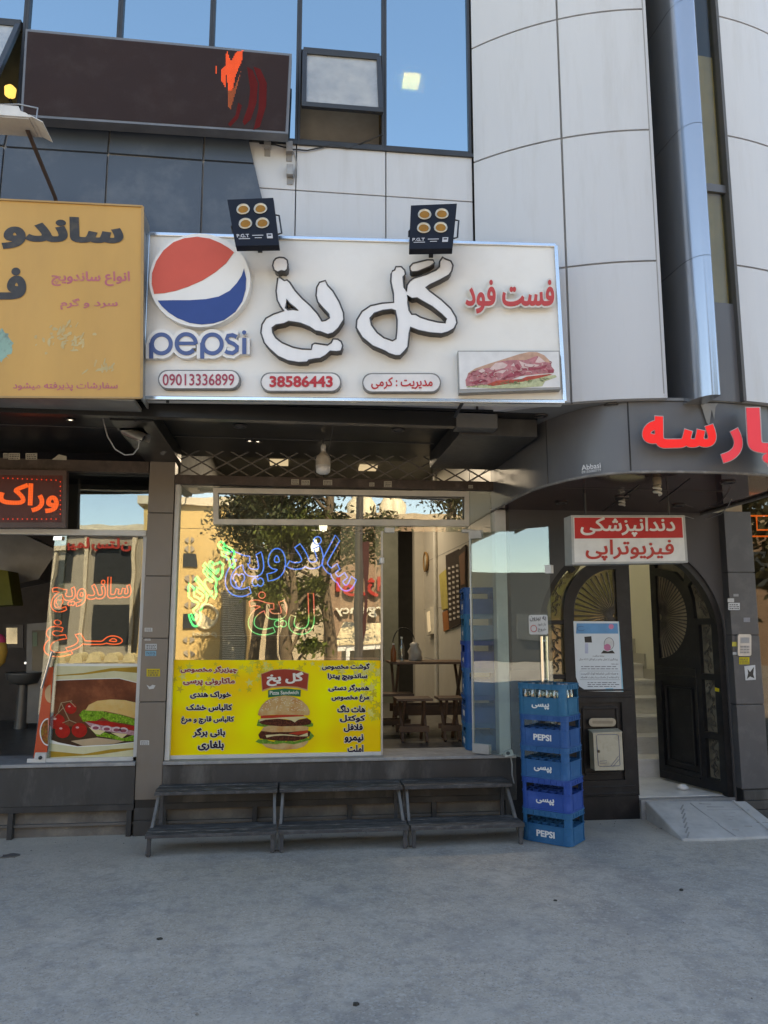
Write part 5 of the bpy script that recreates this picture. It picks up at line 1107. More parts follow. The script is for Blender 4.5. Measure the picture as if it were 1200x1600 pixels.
for j in range(4):
    for i in range(6):
        if (i+j*3) % 5 == 4 and j > 0: continue
        u, v = -CL/2+CL*(i+.5)/6, -CW/2+CW*(j+.5)/4
        pop(u*.93, v*.93, 'clear glass bottle with pale label standing in the top teal crate', V((CCEN.x, CCEN.y, zb)), CR, 'glass bottles in the top outdoor crate'); nb += 1
# crates inside behind the open glass door
G2 = 'bottle crates stacked inside behind the glass door'
names = ['bottom', 'second from the bottom', 'third from the bottom', 'third from the top', 'second from the top', 'top']
for k in range(6):
    src_ = crs[(0, 3, 2, 1, 4, 3)[k]]; c = copy_tree(src_); c.location = V((1.785, .42, FZ+.004+.247*k)); c.rotation_euler = (0, 0, R(82+random.uniform(-2, 2))); c['group'] = G2
    c['label'] = {0: 'bottom crate of the indoor stack behind the glass door, on the shop floor', 1: 'indoor blue crate directly above the bottom one, behind the glass door', 2: 'indoor crate third up from the shop floor, behind the glass door', 3: 'indoor crate third down from the top, behind the glass door', 4: 'indoor crate directly under the top one, behind the glass door', 5: 'top crate of the indoor stack behind the glass door'}[k]
# ------------------------------------------------------------------ two step benches
BW = M('worn black slats', (.055, .055, .057), .8, var=.3, scale=3, stretch=(1, 16, 16), dirt=(.34, .33, .31), dscale=7, damt=.8, bump=.2, bscale=30); BMET = M('bench steel', (.075, .078, .085), .5, .3, var=.2, dirt=(.25, .25, .25), dscale=9, damt=.5)
def bench(x0, x1, lb, k):
    t = thing('step_bench', lb, 'bench', ((x0+x1)/2, -.36, 0), 'two step slatted benches along the plinth')
    for nm, ya, yb, zt in (('lower_step', -.66, -.36, .165), ('upper_step', -.335, -.05, .405)):
        me = MB(); n_ = 4
        for i in range(n_): y = lerp(ya, yb, i/n_)+.004; zz_ = zt+random.uniform(-.003, .003); me.box(x0+random.uniform(0, .006), x1-random.uniform(0, .006), y, y+(yb-ya)/n_-.013, zz_-.018, zz_)
        me.build(nm, BW, t, bev=.003)
        me = MB(); me.box(x0+.005, x1-.005, ya-.006, ya+.002, zt-.028, zt-.004); me.box(x0+.01, x1-.01, yb-.03, yb-.024, zt-.05, zt-.024); me.build('front_rail' , BMET, t, bev=.002)
    for x in (x0+.03, x1-.03):
        s_ = -1 if x < (x0+x1)/2 else 1
        me = MB(); me.bar((x, -.24, .38), (x+.02*s_, -.60, .004), .035, .022, (1, 0, 0)); me.build('sloped_leg', M('pale steel leg', (.2, .2, .195), .6, .2, dirt=(.08, .08, .08), dscale=9, damt=.6), t, bev=.002)
        MB().box(x-.014, x+.014, -.645, -.62, .003, .145).build('leg', BMET, t, bev=.002); MB().box(x-.014, x+.014, -.11, -.085, .003, .38).build('leg', BMET, t, bev=.002)
    return t
bench(-1.06, -.085, 'left black slatted step bench, next to the brown post', 0); bench(-.075, .935, 'middle black slatted step bench, under the yellow menu', 1); bench(.945, 1.86, 'right black slatted step bench, next to the blue crates', 2)
# ------------------------------------------------------------------ yellow menu on the window
pm = PY(YG-.002)
MQ = [(270, 1031), (595, 1032), (597, 1182), (265, 1185)]
MEN = bpy.data.materials.new('menu print'); MEN.use_nodes = True; n = MEN.node_tree; b = n.nodes['Principled BSDF']; geo = n.nodes.new('ShaderNodeNewGeometry')
t1 = n.nodes.new('ShaderNodeTexNoise'); t1.inputs['Scale'].default_value = 2.2; t1.inputs['Detail'].default_value = 1; n.links.new(geo.outputs['Position'], t1.inputs['Vector'])
cr = n.nodes.new('ShaderNodeValToRGB'); n.links.new(t1.outputs[0], cr.inputs[0]); cr.color_ramp.elements[0].position = .36; cr.color_ramp.elements[0].color = (.86, .56, .008, 1); cr.color_ramp.elements[1].position = .66; cr.color_ramp.elements[1].color = (.86, .84, .008, 1)
n.links.new(cr.outputs[0], b.inputs['Base Color']); b.inputs['Roughness'].default_value = .5; b.inputs['Specular IOR Level'].default_value = .2
menu = px(pm, MQ, .0015).build('menu_banner', MEN, label='bright yellow menu banner with a double burger and Persian dish names on the shop window', category='banner')
random.seed(11)
for k, colr in enumerate(((.66, .60, .05), (.60, .48, .03), (.70, .64, .16))):
    me = MB()
    for i in range(34):
        side = random.random()
        x, y = (random.uniform(372, 592), random.uniform(1034, 1052)) if side < .42 else ((random.uniform(566, 594), random.uniform(1036, 1130)) if side < .75 else (random.uniform(268, 420), random.uniform(1034, 1080)))
        r_ = random.uniform(4, 8); a0 = random.random()*72
        pts = [(x+(r_ if j % 2 == 0 else r_*.36)*math.cos(R(a0+36*j)), y+(r_ if j % 2 == 0 else r_*.36)*math.sin(R(a0+36*j))) for j in range(10)]
        me.extr([pm(max(268, min(594.5, p[0])), max(1032.5, p[1]), .0017+.00003*(i+34*k)) for p in pts], V((0, .0001, 0)))
    me.build('leaf_pattern', M('leaf print %d' % k, colr, .35, var=.05), menu)
HALO = M('print white', (.72, .70, .62), .4, var=.02); MBLK = M('print black', (.02, .012, .03), .4, var=.05); MRED = M('print brown red', (.30, .06, .04), .4, var=.05)
ML = [('گوشت مخصوص', 503, 1036, 578, 1047.5), ('ساندویچ پیتزا', 512, 1052, 574, 1063.5), ('همبرگر دستی', 513, 1069, 577, 1081), ('مرغ مخصوص', 518, 1085, 577, 1097), ('هات داگ', 527, 1101, 571, 1113.5), ('کوکتل', 531, 1117, 571, 1129), ('فلافل', 537, 1131, 567, 1144), ('نیمرو', 538, 1147, 568, 1161), ('املت', 543, 1164, 568, 1175.5),
      ('چیزبرگر مخصوص', 282, 1040.5, 371, 1052.5), ('ماکارونی پرسی', 286, 1059, 367, 1071.5), ('خوراک هندی', 297, 1080, 361, 1092), ('کالباس خشک', 291, 1100, 363, 1112.5), ('کالباس قارچ و مرغ', 283, 1119, 366, 1131.5), ('بانی برگر', 301, 1137, 352, 1152.5), ('بلغاری', 309, 1157, 350, 1173)]
for i, (s_, x0, y0, x1, y1) in enumerate(ML):
    o = text('dish_name', s_, tq(pm, (x0, y0, x1, y1), .006), HALO, menu, .0008, .105, ref=.05); text('print', s_, tq(pm, (x0, y0, x1, y1), .0072), MRED if i in (9, 10) else MBLK, o, .0008, .05)
def cb(x, y): return (395+x/10, 1030+y/10)
px(pm, [cb(*q) for q in ((125, 225), (300, 165), (500, 150), (700, 165), (875, 225), (855, 495), (700, 450), (500, 440), (300, 450), (145, 505))], .001, .006).build('logo_border', M('logo border', (.6, .36, .16), .4), menu)
lg = px(pm, [cb(*q) for q in ((135, 235), (300, 175), (500, 158), (700, 175), (868, 235), (845, 470), (700, 430), (500, 420), (300, 430), (152, 480))], .001, .0072).build('logo_red', M('logo brick red', (.36, .05, .03), .4), menu)
text('lettering', 'گل یخ', tq(pm, [cb(*q) for q in ((215, 205), (795, 195), (795, 400), (215, 425))], .0085), HALO, lg, .0006, .045)
gb = px(pm, [cb(*q) for q in ((240, 485), (500, 455), (750, 478), (745, 585), (500, 565), (240, 600))], .001, .0068).build('green_band', M('logo green', (.03, .16, .08), .4), menu)
text('lettering', 'Pizza Sandwich', tq(pm, [cb(*q) for q in ((265, 495), (715, 490), (715, 545), (265, 555))], .008), HALO, gb, .0006, .012)
BUNT = M('burger bun', (.50, .25, .08), .45, var=.2, scale=14, c2=(.58, .42, .2), dirt=(.42, .12, .03), dscale=9, damt=.5); MEAT = M('burger meat', (.10, .025, .012), .5, var=.3, scale=60, dirt=(.22, .06, .03), dscale=60, damt=.8); CHEESE = M('burger cheese', (.66, .55, .28), .4, var=.05); LET2 = M('burger lettuce', (.14, .32, .03), .5, var=.25, scale=50, dirt=(.36, .5, .12), dscale=60, damt=.8); TOM2 = M('burger tomato', (.5, .05, .02), .4, var=.1)
LAY = [('lettuce', LET2, [(60, 1040), (90, 940), (180, 1000), (300, 1010), (450, 1020), (620, 1010), (780, 1010), (880, 960), (945, 1010), (940, 1050), (860, 1060), (500, 1050), (200, 1060)]), ('bread', BUNT, [(130, 1290), (300, 1290), (600, 1290), (870, 1250), (860, 1300), (800, 1360), (680, 1400), (500, 1415), (320, 1405), (210, 1375), (150, 1330)]),
       ('lettuce', LET2, [(40, 1290), (90, 1250), (150, 1260), (200, 1215), (240, 1270), (330, 1290), (400, 1240), (470, 1250), (520, 1290), (600, 1240), (640, 1290), (730, 1270), (800, 1210), (880, 1240), (880, 1110), (930, 1170), (960, 1200), (900, 1260), (760, 1300), (640, 1330), (480, 1310), (360, 1330), (240, 1320), (120, 1320)]),
       ('meat', MEAT, [(85, 1180), (130, 1120), (300, 1125), (600, 1125), (850, 1105), (900, 1140), (890, 1200), (800, 1250), (650, 1280), (400, 1275), (200, 1255), (110, 1240)]), ('tomato', TOM2, [(560, 1160), (700, 1130), (860, 1110), (860, 1160), (700, 1180)]), ('cheese', CHEESE, [(200, 1185), (420, 1170), (600, 1180), (720, 1200), (855, 1150), (862, 1205), (700, 1205), (480, 1190), (330, 1200), (215, 1225)]),
       ('bread', BUNT, [(130, 1120), (170, 1060), (250, 1040), (500, 1035), (700, 1035), (850, 1050), (875, 1080), (850, 1110), (600, 1135), (300, 1140)]), ('meat', MEAT, [(100, 980), (180, 940), (400, 930), (650, 960), (850, 920), (915, 965), (900, 1020), (750, 1040), (450, 1050), (220, 1030), (130, 1010)]), ('cheese', CHEESE, [(95, 975), (120, 930), (500, 905), (800, 895), (850, 915), (740, 930), (690, 960), (655, 988), (600, 955), (520, 935), (380, 930), (200, 945)]), ('tomato', TOM2, [(125, 880), (480, 868), (790, 870), (800, 890), (500, 905), (300, 920), (125, 925)]),
       ('bread', BUNT, [(80, 870), (95, 800), (140, 720), (210, 650), (310, 600), (430, 575), (540, 570), (660, 595), (770, 650), (850, 730), (888, 810), (885, 865), (850, 878), (600, 868), (300, 868), (110, 885)])]
for i, (nm, mt_, pts) in enumerate(LAY): px(pm, [cb(*q) for q in pts], .0003, .006+.0004*i).build(nm, mt_, menu)
me = MB(); random.seed(5)
for i in range(110):
    a = random.random()*math.pi; r_ = random.random()**.5; x = 480+350*r_*math.cos(a); y = 800-215*r_*math.sin(a)
    me.extr([pm(*cb(x+9*math.cos(R(u)), y+6*math.sin(R(u))), .0108) for u in range(0, 360, 60)], V((0, .0001, 0)))
me.build('sesame', M('sesame', (.7, .6, .4), .4), menu)
# white-framed panel behind the glass
W3 = PY(.045); t = thing('window_panel', 'long white framed dark panel hung behind the upper shop window glass', 'panel', W3(530, 822))
px(W3, [(333, 762), (733, 768), (733, 822), (333, 819)], .03, 0, [[(341, 770), (726, 776), (726, 812), (341, 811)]]).build('frame', M('panel frame', (.62, .58, .5), .4), t); px(PY(.085), [(337, 765), (730, 770), (730, 818), (337, 816)], .012, 0).build('dark_screen', M('panel dark', (.03, .014, .012), .3), t)
# ------------------------------------------------------------------ neon letters
NG, NBL, NOR = EM('neon green', (.04, 1, .30), 2.2), EM('neon blue', (.06, .22, 1), 1.9), EM('neon orange', (1, .13, .03), 1.7)
pn_ = PY(YG+.03)
NR = .0058
o = text('neon_letters', 'تر خانوادگی', tq(pn_, [(281, 936), (336, 839), (378, 868), (305, 985)]), NG, None, neon=NR*1.7, bold=.06); tag(o, 'green neon Persian letters slanting up the left of the shop window', 'neon sign')
NB_ = thing('neon_letters', 'blue neon outline of a Persian word arching across the shop window', 'neon sign', pn_(450, 900))
for s_, q_ in (('یچ', [(352, 862), (412, 862), (412, 932), (352, 932)]), ('و', [(417, 857), (446, 857), (446, 908), (417, 908)]), ('ند', [(446, 842), (505, 838), (505, 888), (448, 890)]), ('سا', [(524, 836), (572, 898), (540, 928), (499, 880)])): text('neon_tube', s_, tq(pn_, q_), NBL, NB_, neon=NR, bold=.03)
NRG = bpy.data.materials.new('neon red green'); NRG.use_nodes = True; n = NRG.node_tree; b = n.nodes['Principled BSDF']; geo = n.nodes.new('ShaderNodeNewGeometry'); sx_ = n.nodes.new('ShaderNodeSeparateXYZ'); n.links.new(geo.outputs['Position'], sx_.inputs[0]); zc = pn_(440, 962).z; r = n.nodes.new('ShaderNodeMapRange'); r.inputs[1].default_value = zc-.03; r.inputs[2].default_value = zc+.03; n.links.new(sx_.outputs[2], r.inputs[0]); mx = n.nodes.new('ShaderNodeMix'); mx.data_type = 'RGBA'; n.links.new(r.outputs[0], mx.inputs[0]); mx.inputs[6].default_value = (.02, .75, .18, 1); mx.inputs[7].default_value = (1, .1, .03, 1); n.links.new(mx.outputs[2], b.inputs['Emission Color']); b.inputs['Emission Strength'].default_value = .36
N3 = thing('neon_letters', 'red and green neon outline letters below the blue neon word', 'neon sign', pn_(440, 990))
text('neon_tube', 'یخ', tq(pn_, (388, 925, 448, 992)), NRG, N3, neon=NR*.8, bold=.03); text('neon_tube', 'ل', tq(pn_, (451, 927, 491, 991)), NRG, N3, neon=NR*.8, bold=.03)
N4 = thing('neon_letters', 'orange neon outline of two Persian words on the left shop window', 'neon sign', pn_(140, 1025))
text('neon_tube', 'ساندویچ', tq(pn_, [(82, 905), (206, 900), (203, 950), (79, 957)]), NOR, N4, neon=NR*.8, bold=.025); text('neon_tube', 'مـرغ', tq(pn_, [(72, 966), (192, 985), (190, 1018), (68, 1028)]), NOR, N4, neon=NR*.8, bold=.025)
o = MB(); 
for q_ in ([(1164, 806), (1166, 838), (1260, 838)], [(1182, 806), (1183, 828), (1260, 828)], [(1164, 806), (1260, 806)]): o.tube([PY(.05)(x, y) for x, y in q_], .008, 6)
tag(o.build('neon_letters', EM('neon amber', (1, .16, .02), 1.1)), 'amber neon tube corner in the right shop window under the canopy', 'neon sign')
# string cable and bulbs inside window top
MB().tube([PY(.12)(x, y) for x, y in ((400, 852), (430, 862), (470, 866), (505, 828), (525, 838), (545, 830), (570, 834), (595, 828))], .0035, 5).build('lamp_cable', GREYC, label='thin pale lamp cable drooping behind the upper shop window', category='cable')
# ------------------------------------------------------------------ food poster on the left window
PQ = [(80, 1037), (219, 1036), (211, 1190), (70, 1191)]
def lq(x, y): return (x*260/1200, 900+y*320/1477)
fp_ = px(pm, [lq(*q) for q in ((392, 632), (1015, 632), (978, 1335), (338, 1340))], .002, .0).build('food_poster', M('poster white', (.72, .72, .66), .35, var=.02), label='poster of a long sandwich with cherry tomatoes on the left shop window', category='poster')
def pp(nm, pts, mt_, h): return px(pm, [lq(*q) for q in pts], .0003, .002+h).build(nm, mt_, fp_)
pp('cream_band', [(402, 650), (1008, 650), (1000, 770), (860, 735), (650, 740), (398, 750)], M('poster cream', (.62, .58, .36), .4, var=.08, scale=9), .0003)
pp('brown_ground', [(398, 755), (650, 745), (860, 740), (1000, 775), (982, 1190), (800, 1210), (560, 1228), (420, 1200), (366, 1180)], M('poster brown', (.22, .06, .025), .4, var=.3, scale=4, dirt=(.35, .12, .05), dscale=4, damt=.5), .0006)
pp('table_shade', [(370, 1080), (600, 1090), (982, 1130), (982, 1195), (800, 1215), (560, 1225), (420, 1200), (366, 1178)], M('poster dark', (.06, .03, .015), .4), .0009)
pp('board', [(510, 1190), (700, 1165), (900, 1190), (820, 1210), (600, 1226)], M('poster board', (.5, .36, .22), .4), .0012)
pp('cream_band', [(352, 1205), (560, 1235), (800, 1222), (975, 1200), (970, 1310), (352, 1310)], M('poster cream', (.62, .58, .36), .4), .0012)
pp('gold_band', [(355, 1262), (600, 1285), (800, 1250), (972, 1240), (972, 1250), (700, 1290), (355, 1308)], M('poster gold', (.42, .25, .03), .4), .0015); pp('gold_band', [(402, 715), (600, 700), (800, 665), (1008, 655), (1005, 700), (820, 685), (600, 712), (402, 722)], M('poster gold', (.42, .25, .03), .4), .0015)
PBUN = M('poster bun', (.60, .34, .09), .4, c2=(.66, .46, .18), scale=9, dirt=(.6, .48, .24), dscale=7); PLET = M('poster lettuce', (.2, .42, .02), .4, var=.4, scale=60, dirt=(.42, .6, .08), dscale=70, damt=.9); PTOM = M('poster tomato', (.46, .015, .01), .3, var=.2, scale=20)
pp('lettuce', [(570, 1000), (600, 965), (660, 965), (740, 975), (800, 990), (870, 1000), (982, 1035), (982, 1080), (880, 1060), (800, 1050), (740, 1020), (680, 1050), (600, 1050)], PLET, .0018); pp('lettuce', [(650, 1100), (760, 1130), (900, 1170), (975, 1140), (970, 1190), (880, 1190), (780, 1165), (700, 1155)], PLET, .0018)
pp('tomato_slice', [(620, 1045), (760, 1045), (860, 1065), (978, 1085), (976, 1110), (850, 1105), (700, 1080)], PTOM, .0021)
pp('ham', [(612, 1050), (720, 1075), (850, 1095), (975, 1120), (972, 1150), (860, 1135), (740, 1115), (650, 1085)], M('poster ham', (.62, .34, .36), .4, var=.3, scale=40), .0024)
pp('cheese', [(640, 1090), (760, 1120), (720, 1145), (690, 1140)], CHEESE, .0027); pp('cheese', [(800, 1130), (920, 1140), (880, 1170)], CHEESE, .0027)
for cx in (690, 770, 840, 890): px(pm, [lq(*q) for q in ell(cx, 1092+(cx-690)*.1, 34, 20, 16)], .0003, .005).build('ham_roll', M('ham roll', (.66, .5, .5), .4), fp_); px(pm, [lq(*q) for q in ell(cx, 1096+(cx-690)*.1, 23, 12, 14)], .0003, .0054).build('ham_core', M('ham core', (.3, .07, .10), .4), fp_)
pp('bread', [(615, 970), (640, 930), (700, 900), (800, 890), (900, 895), (990, 915), (984, 1030), (880, 1000), (760, 975)], PBUN, .0033)
for cx, cy, r_ in ((410, 1050, 58), (510, 955, 42), (452, 1118, 54), (572, 1112, 56)): px(pm, [lq(*q) for q in ell(cx, cy, r_, r_*.95, 20)], .0003, .0058+.0001*(r_ % 7)).build('tomato', PTOM, fp_); px(pm, [lq(*q) for q in ell(cx-r_*.25, cy-r_*.35, r_*.22, r_*.14, 10)], .0003, .0068).build('tomato_shine', M('tomato print shine', (.7, .4, .35), .3), fp_)
me = MB()
for a, b_ in (((440, 915), (500, 1040)), ((440, 915), (420, 980)), ((500, 900), (545, 945)), ((455, 950), (370, 1040)), ((500, 1040), (550, 1060)), ((500, 1040), (450, 1060)), ((440, 915), (520, 900))): me.bar(pm(*lq(*a), .0075), pm(*lq(*b_), .0075), .006, .001, (0, 1, 0))
me.build('stalk', M('stalk', (.34, .24, .13), .5), fp_)
DLs = DL
o = px(DL, [lq(*q) for q in ((330, 660), (385, 655), (338, 1285), (262, 1290), (255, 1345), (236, 1345))], .002, .009).build('door_sticker', M('orange sticker', (.58, .07, .01), .4, var=.08, dirt=(.4, .03, .01)), label='orange red food sticker on the left glass door beside the sandwich poster', category='sticker')
px(DL, [lq(*q) for q in ell(348, 1125, 62, 100, 26, 90, 270)], .0006, .0112).build('white_ring', WHITE, o); px(DL, [lq(*q) for q in ell(346, 1125, 52, 90, 26, 90, 270)], .0006, .012).build('food_picture', M('sticker food', (.4, .12, .03), .4, var=.4, scale=40, dirt=(.2, .3, .03), dscale=30, damt=.8), o); px(DL, [lq(*q) for q in ell(365, 850, 42, 65, 20, 90, 270)], .0006, .0112).build('bun_picture', M('sticker bun', (.6, .38, .2), .4), o)
# ------------------------------------------------------------------ stickers
def sticker(pl, q_, colr, lb, grp, h=.001, ink=True, nm='sticker'):
    q_ = rect(*q_) if len(q_) == 4 and not isinstance(q_[0], tuple) else q_
    mt_ = M('sticker %.2f %.2f %.2f' % colr, colr, .6, var=.1, scale=30)
    cx = sum(p[0] for p in q_)/len(q_); cy = sum(p[1] for p in q_)/len(q_)
    o = px(pl, q_, .001, h).build(nm, mt_, label=lb, category='sticker', group=grp)
    if ink and len(q_) == 4:
        me = MB(); f = quadfn(q_)
        for k in range(3):
            v = .8-.27*k; x = .1
            while x < .85: e = x+random.uniform(.06, .2); me.extr([pl(*f(min(e, .92), v), h+.0016), pl(*f(x, v), h+.0016), pl(*f(x, v-.14), h+.0016), pl(*f(min(e, .92), v-.14), h+.0016)], V((0, .0002, 0))); x = e+.05
        me.build('ink', M('sticker ink', (.1, .09, .09), .6), o)
    return o
pbm = PY(-.031); G = 'worn stickers on the brown steel beam'
for q_, lb in (((5, 708, 12, 716), 'tiny torn sticker at the left end of the left beam'), ((13, 708, 31, 718), 'pale sticker on the left beam above the small red display'), ((40, 708, 58, 718), 'whitish sticker on the left beam above the right end of the display'), ((455, 749, 467, 757), 'small cream sticker on the beam left of the hanging bulb'), ((471, 750, 484, 758), 'cream label sticker on the beam just left of the hanging bulb'), ((505, 750, 519, 758), 'speckled sticker on the beam just right below the hanging bulb'), ((577, 754, 585, 760), 'slim torn sticker on the middle of the beam'), ((600, 752, 612, 761), 'brownish cream sticker on the beam right of the slim torn one'), ((732, 758, 739, 763), 'little white scrap of sticker at the right end of the beam')): sticker(pbm, q_, (.5, .47, .38), lb, G)
px(PY(-.031), [(81, 718), (92, 710), (104, 713), (104, 719)], .001, .001).build('sticker', M('sticker 0.50 0.47 0.38', (.5, .47, .38), .6), label='angular torn sticker at the right end of the left beam', category='sticker', group=G)
pps = PY(-.031); G = 'stickers on the brown post'
for q_, c_, lb in (((226, 981, 238, 987), (.55, .55, .53), 'small white sticker high on the brown post'), ((226, 998, 235, 1001), (.55, .55, .53), 'thin white strip on the brown post'), ((227, 1006, 245, 1015), (.5, .52, .52), 'white ragged sticker on the brown post above the blue one'), ((227, 1017, 244, 1025), (.2, .42, .55), 'light blue sticker on the brown post'), ((229, 1045, 250, 1057), (.55, .42, .03), 'yellow sticker on the brown post beside the menu banner'), ((219, 1157, 233, 1164), (.58, .58, .56), 'white torn sticker low on the brown post')): sticker(pps, q_, c_, lb, G)
px(pps, [(229, 1070), (234, 1073), (238, 1070), (243, 1071), (240, 1076), (233, 1077)], .001, .001).build('sticker', M('sticker 0.55 0.55 0.53', (.55, .55, .53), .6), label='white torn moustache shaped scrap on the brown post', category='sticker', group=G)
pcs = PY(-.101); G = 'stickers on the grey entrance column'
for q_, c_, lb in (((1146, 928, 1154, 932), (.3, .3, .3), 'faded grey strip highest on the grey column'), ((1137, 935, 1147, 941), (.55, .55, .55), 'white strip on the grey column above the ragged one'), ((1138, 942, 1156, 953), (.6, .6, .6), 'white ragged sticker on the grey column'), ((1162, 965, 1172, 972), (.28, .28, .3), 'grey sticker on the right edge of the grey column'), ((1144, 1003, 1152, 1010), (.6, .52, .1), 'small yellowish strip left of the intercom'), ((1155, 1027, 1171, 1038), (.58, .46, .02), 'yellow sticker under the intercom'), ((1145, 1019, 1152, 1023), (.55, .55, .55), 'tiny white strip left of the yellow sticker')): sticker(pcs, q_, c_, lb, G, .001, q_[2]-q_[0] > 12)
o = px(pcs, [(1163, 1041), (1180, 1039), (1181, 1062), (1165, 1063)], .001, .001).build('sticker', M('sticker white2', (.6, .6, .6), .5), label='white sticker with black splash near the column edge below the intercom', category='sticker', group=G); px(pcs, [(1168, 1045), (1172, 1050), (1178, 1042), (1177, 1054), (1179, 1060), (1172, 1057), (1167, 1061), (1169, 1052)], .0005, .002).build('ink', BLACK, o)
sticker(DR, [(1117, 1074), (1123.5, 1076), (1123.5, 1081), (1117, 1080)], (.58, .46, .02), 'small yellow sticker on the open iron door leaf', None, .034, False)
t = thing('intercom', 'silver door intercom with button rows on the grey column', 'intercom', pcs(1163, 1025))
px(pcs, rrect(1153, 991, 1174, 1025, 3), .022).build('body', M('intercom silver', (.45, .45, .45), .35, .6), t, bev=.004); me = MB()
for i in range(3):
    for j in range(3): me.extr([pcs(x, y, .025) for x, y in rect(1157+5*i, 1009+4.4*j, 1161+5*i, 1012+4.4*j)], V((0, .004, 0)))
me.build('button', M('intercom button', (.25, .25, .26), .4), t); px(pcs, rect(1157, 996, 1171, 1005), .001, .022).build('speaker_grille', M('intercom grille', (.3, .3, .3), .5), t)
# ------------------------------------------------------------------ on the left door leaf
pL = PY(.019)
o = px(pL, [(896, 970.5), (967, 971), (974, 1081), (917, 1080), (905, 1072), (900, 1058)], .0015).build('notice_poster', M('poster pale', (.62, .66, .69), .4, var=.03, scale=6), label='pale blue health notice poster taped on the left iron door leaf', category='poster')
px(pL, [(901, 974), (965, 974), (966, 990), (900, 990)], .0006, .0015).build('blue_band', M('poster blue', (.13, .33, .58), .4), o)
px(pL, [(966, 971), (967, 971), (974, 1081), (971.5, 1081)], .0006, .0015).build('blue_edge', M('poster light blue', (.3, .55, .68), .4), o)
me = MB(); me.tube([pL(908+6*math.cos(R(a)), 982+3.5*math.sin(R(a)), .003) for a in range(30, 330, 20)], .002, 5); me.build('emblem', M('emblem navy', (.04, .08, .2), .4), o); px(pL, ell(955, 979, 4, 4, 14), .0005, .0022).build('emblem_pink', M('emblem pink', (.6, .2, .35), .4), o)
px(pL, [(913, 995), (924, 994), (925, 1004), (914, 1004)], .0006, .0015).build('camera_picture', BLACK, o); px(pL, [(914, 1005), (919, 1005), (919, 1021), (914, 1021)], .0006, .0015).build('device_picture', M('poster lilac', (.45, .48, .62), .4), o)
px(pL, ell(951.5, 1006, 8, 10, 20), .0005, .0015).build('face_outline', M('outline grey', (.12, .12, .13), .4), o); px(pL, ell(951.5, 1006, 7.2, 9.2, 20), .0005, .002).build('face_picture', M('poster face', (.66, .66, .66), .4), o); px(pL, ell(949, 1011.5, 5.5, 5.5, 14), .0005, .0026).build('mask_picture', M('poster pink', (.62, .22, .36), .4), o); px(pL, [(939, 1021), (943, 1016), (950, 1018), (957, 1016), (961, 1021)], .0005, .0026).build('shoulders', BLACK, o)
ink = M('poster ink', (.16, .16, .18), .5)
for s_, q_ in (('برنامه سلامت', (926, 1023, 944, 1027)), ('پیشگیری از تنبلی چشم در کودکان ۳ تا ۶ سال'.replace('۳', '3').replace('۶', '6'), (905, 1028, 965, 1033)), ('محل معاینه', (955, 1036, 966, 1039)), ('به همراه داشتن شناسنامه کودک الزامیست', (907.5, 1050.5, 966, 1055)), ('با استفاده از ماسک و با رعایت فاصله', (908, 1056.5, 967, 1060.5))): text('print', s_, tq(pL, q_, .0016), ink, o, .0004, .02, res=1)
me = MB(); me.tube([pL(*q_, .002) for q_ in ((906, 1048.5), (968, 1048.5), (968.5, 1062), (906.5, 1062))], .0012, 4, True)
for y in (1041, 1044.5, 1066, 1069, 1072): 
    x = 918 if y > 1060 else 908
    while x < 962: e = x+random.uniform(3, 9); me.extr([pL(a_, b2, .002) for a_, b2 in rect(x, y, e, y+1.1)], V((0, .0003, 0))); x = e+1.5
me.build('print', ink, o); px(pL, [(946, 1075), (958, 1075), (959, 1080), (947, 1080)], .0005, .0015).build('blue_tag', M('poster light blue', (.3, .55, .68), .4), o)
MBX = M('mailbox cream', (.50, .45, .34), .5, var=.08, dirt=(.24, .17, .1), dscale=9, damt=.55)
def md(x, y): return (780+x*220/1200, 1050+y*290/1582)
pM = PY(-.10); t = thing('mailbox', 'dented cream mailbox with blue border hung on the left iron door leaf', 'mailbox', pM(950, 1203))
q4 = [md(*q_) for q_ in ((800, 517), (1045, 508), (1062, 836), (815, 840))]
bx_ = px(pM, q4, .10, -.10).build('body', MBX, t, bev=.004)
me = MB(); fl_, fr_ = pM(*q4[0], .004), pM(*q4[1], .004); bl2 = V((fl_.x+.0, .0, fl_.z+.016)); br2 = V((fr_.x, .0, fr_.z+.016)); me.extr([fl_+V((-.006, 0, 0)), fr_+V((.006, 0, 0)), br2+V((.006, 0, 0)), bl2+V((-.006, 0, 0))], V((0, .0, -.008))); me.build('lid', MBX, t)
me = MB(); me.tube([pM(*md(*q_), .001) for q_ in ((828, 545), (838, 535), (1005, 532), (1018, 545), (1030, 790), (1020, 800), (858, 806), (846, 795))], .0025, 5, True); me.tube([pM(*md(*q_), .001) for q_ in ((950, 805), (1018, 715))], .002, 5); me.tube([pM(*md(*q_), .001) for q_ in ((975, 800), (1022, 745))], .002, 5); me.tube([pM(*md(*q_), .001) for q_ in ((858, 760), (915, 756), (915, 775), (860, 780))], .0016, 5, True); me.build('blue_border', M('mailbox blue', (.06, .09, .2), .5), t)
MB().lathe([(.012, 0), (.012, .006), (.0001, .008)], n=12, mat=Matrix.Translation(pM(*md(848, 675))) @ Matrix.Rotation(R(90), 4, 'X')).build('lock', M('rusty lock', (.2, .15, .1), .5, .5), t)
t = thing('letter_slot', 'oval metal letter slot plate above the cream mailbox', 'letter slot', pL(941, 1133)); px(pL, [md(*q_) for q_ in rrect(765, 393, 995, 465, 34)], .010).build('plate', M('slot plate', (.36, .34, .28), .4, .5), t, bev=.003); px(pL, [md(*q_) for q_ in rrect(795, 415, 970, 440, 8)], .002, .010).build('flap', M('slot flap', (.25, .23, .19), .4, .5), t)
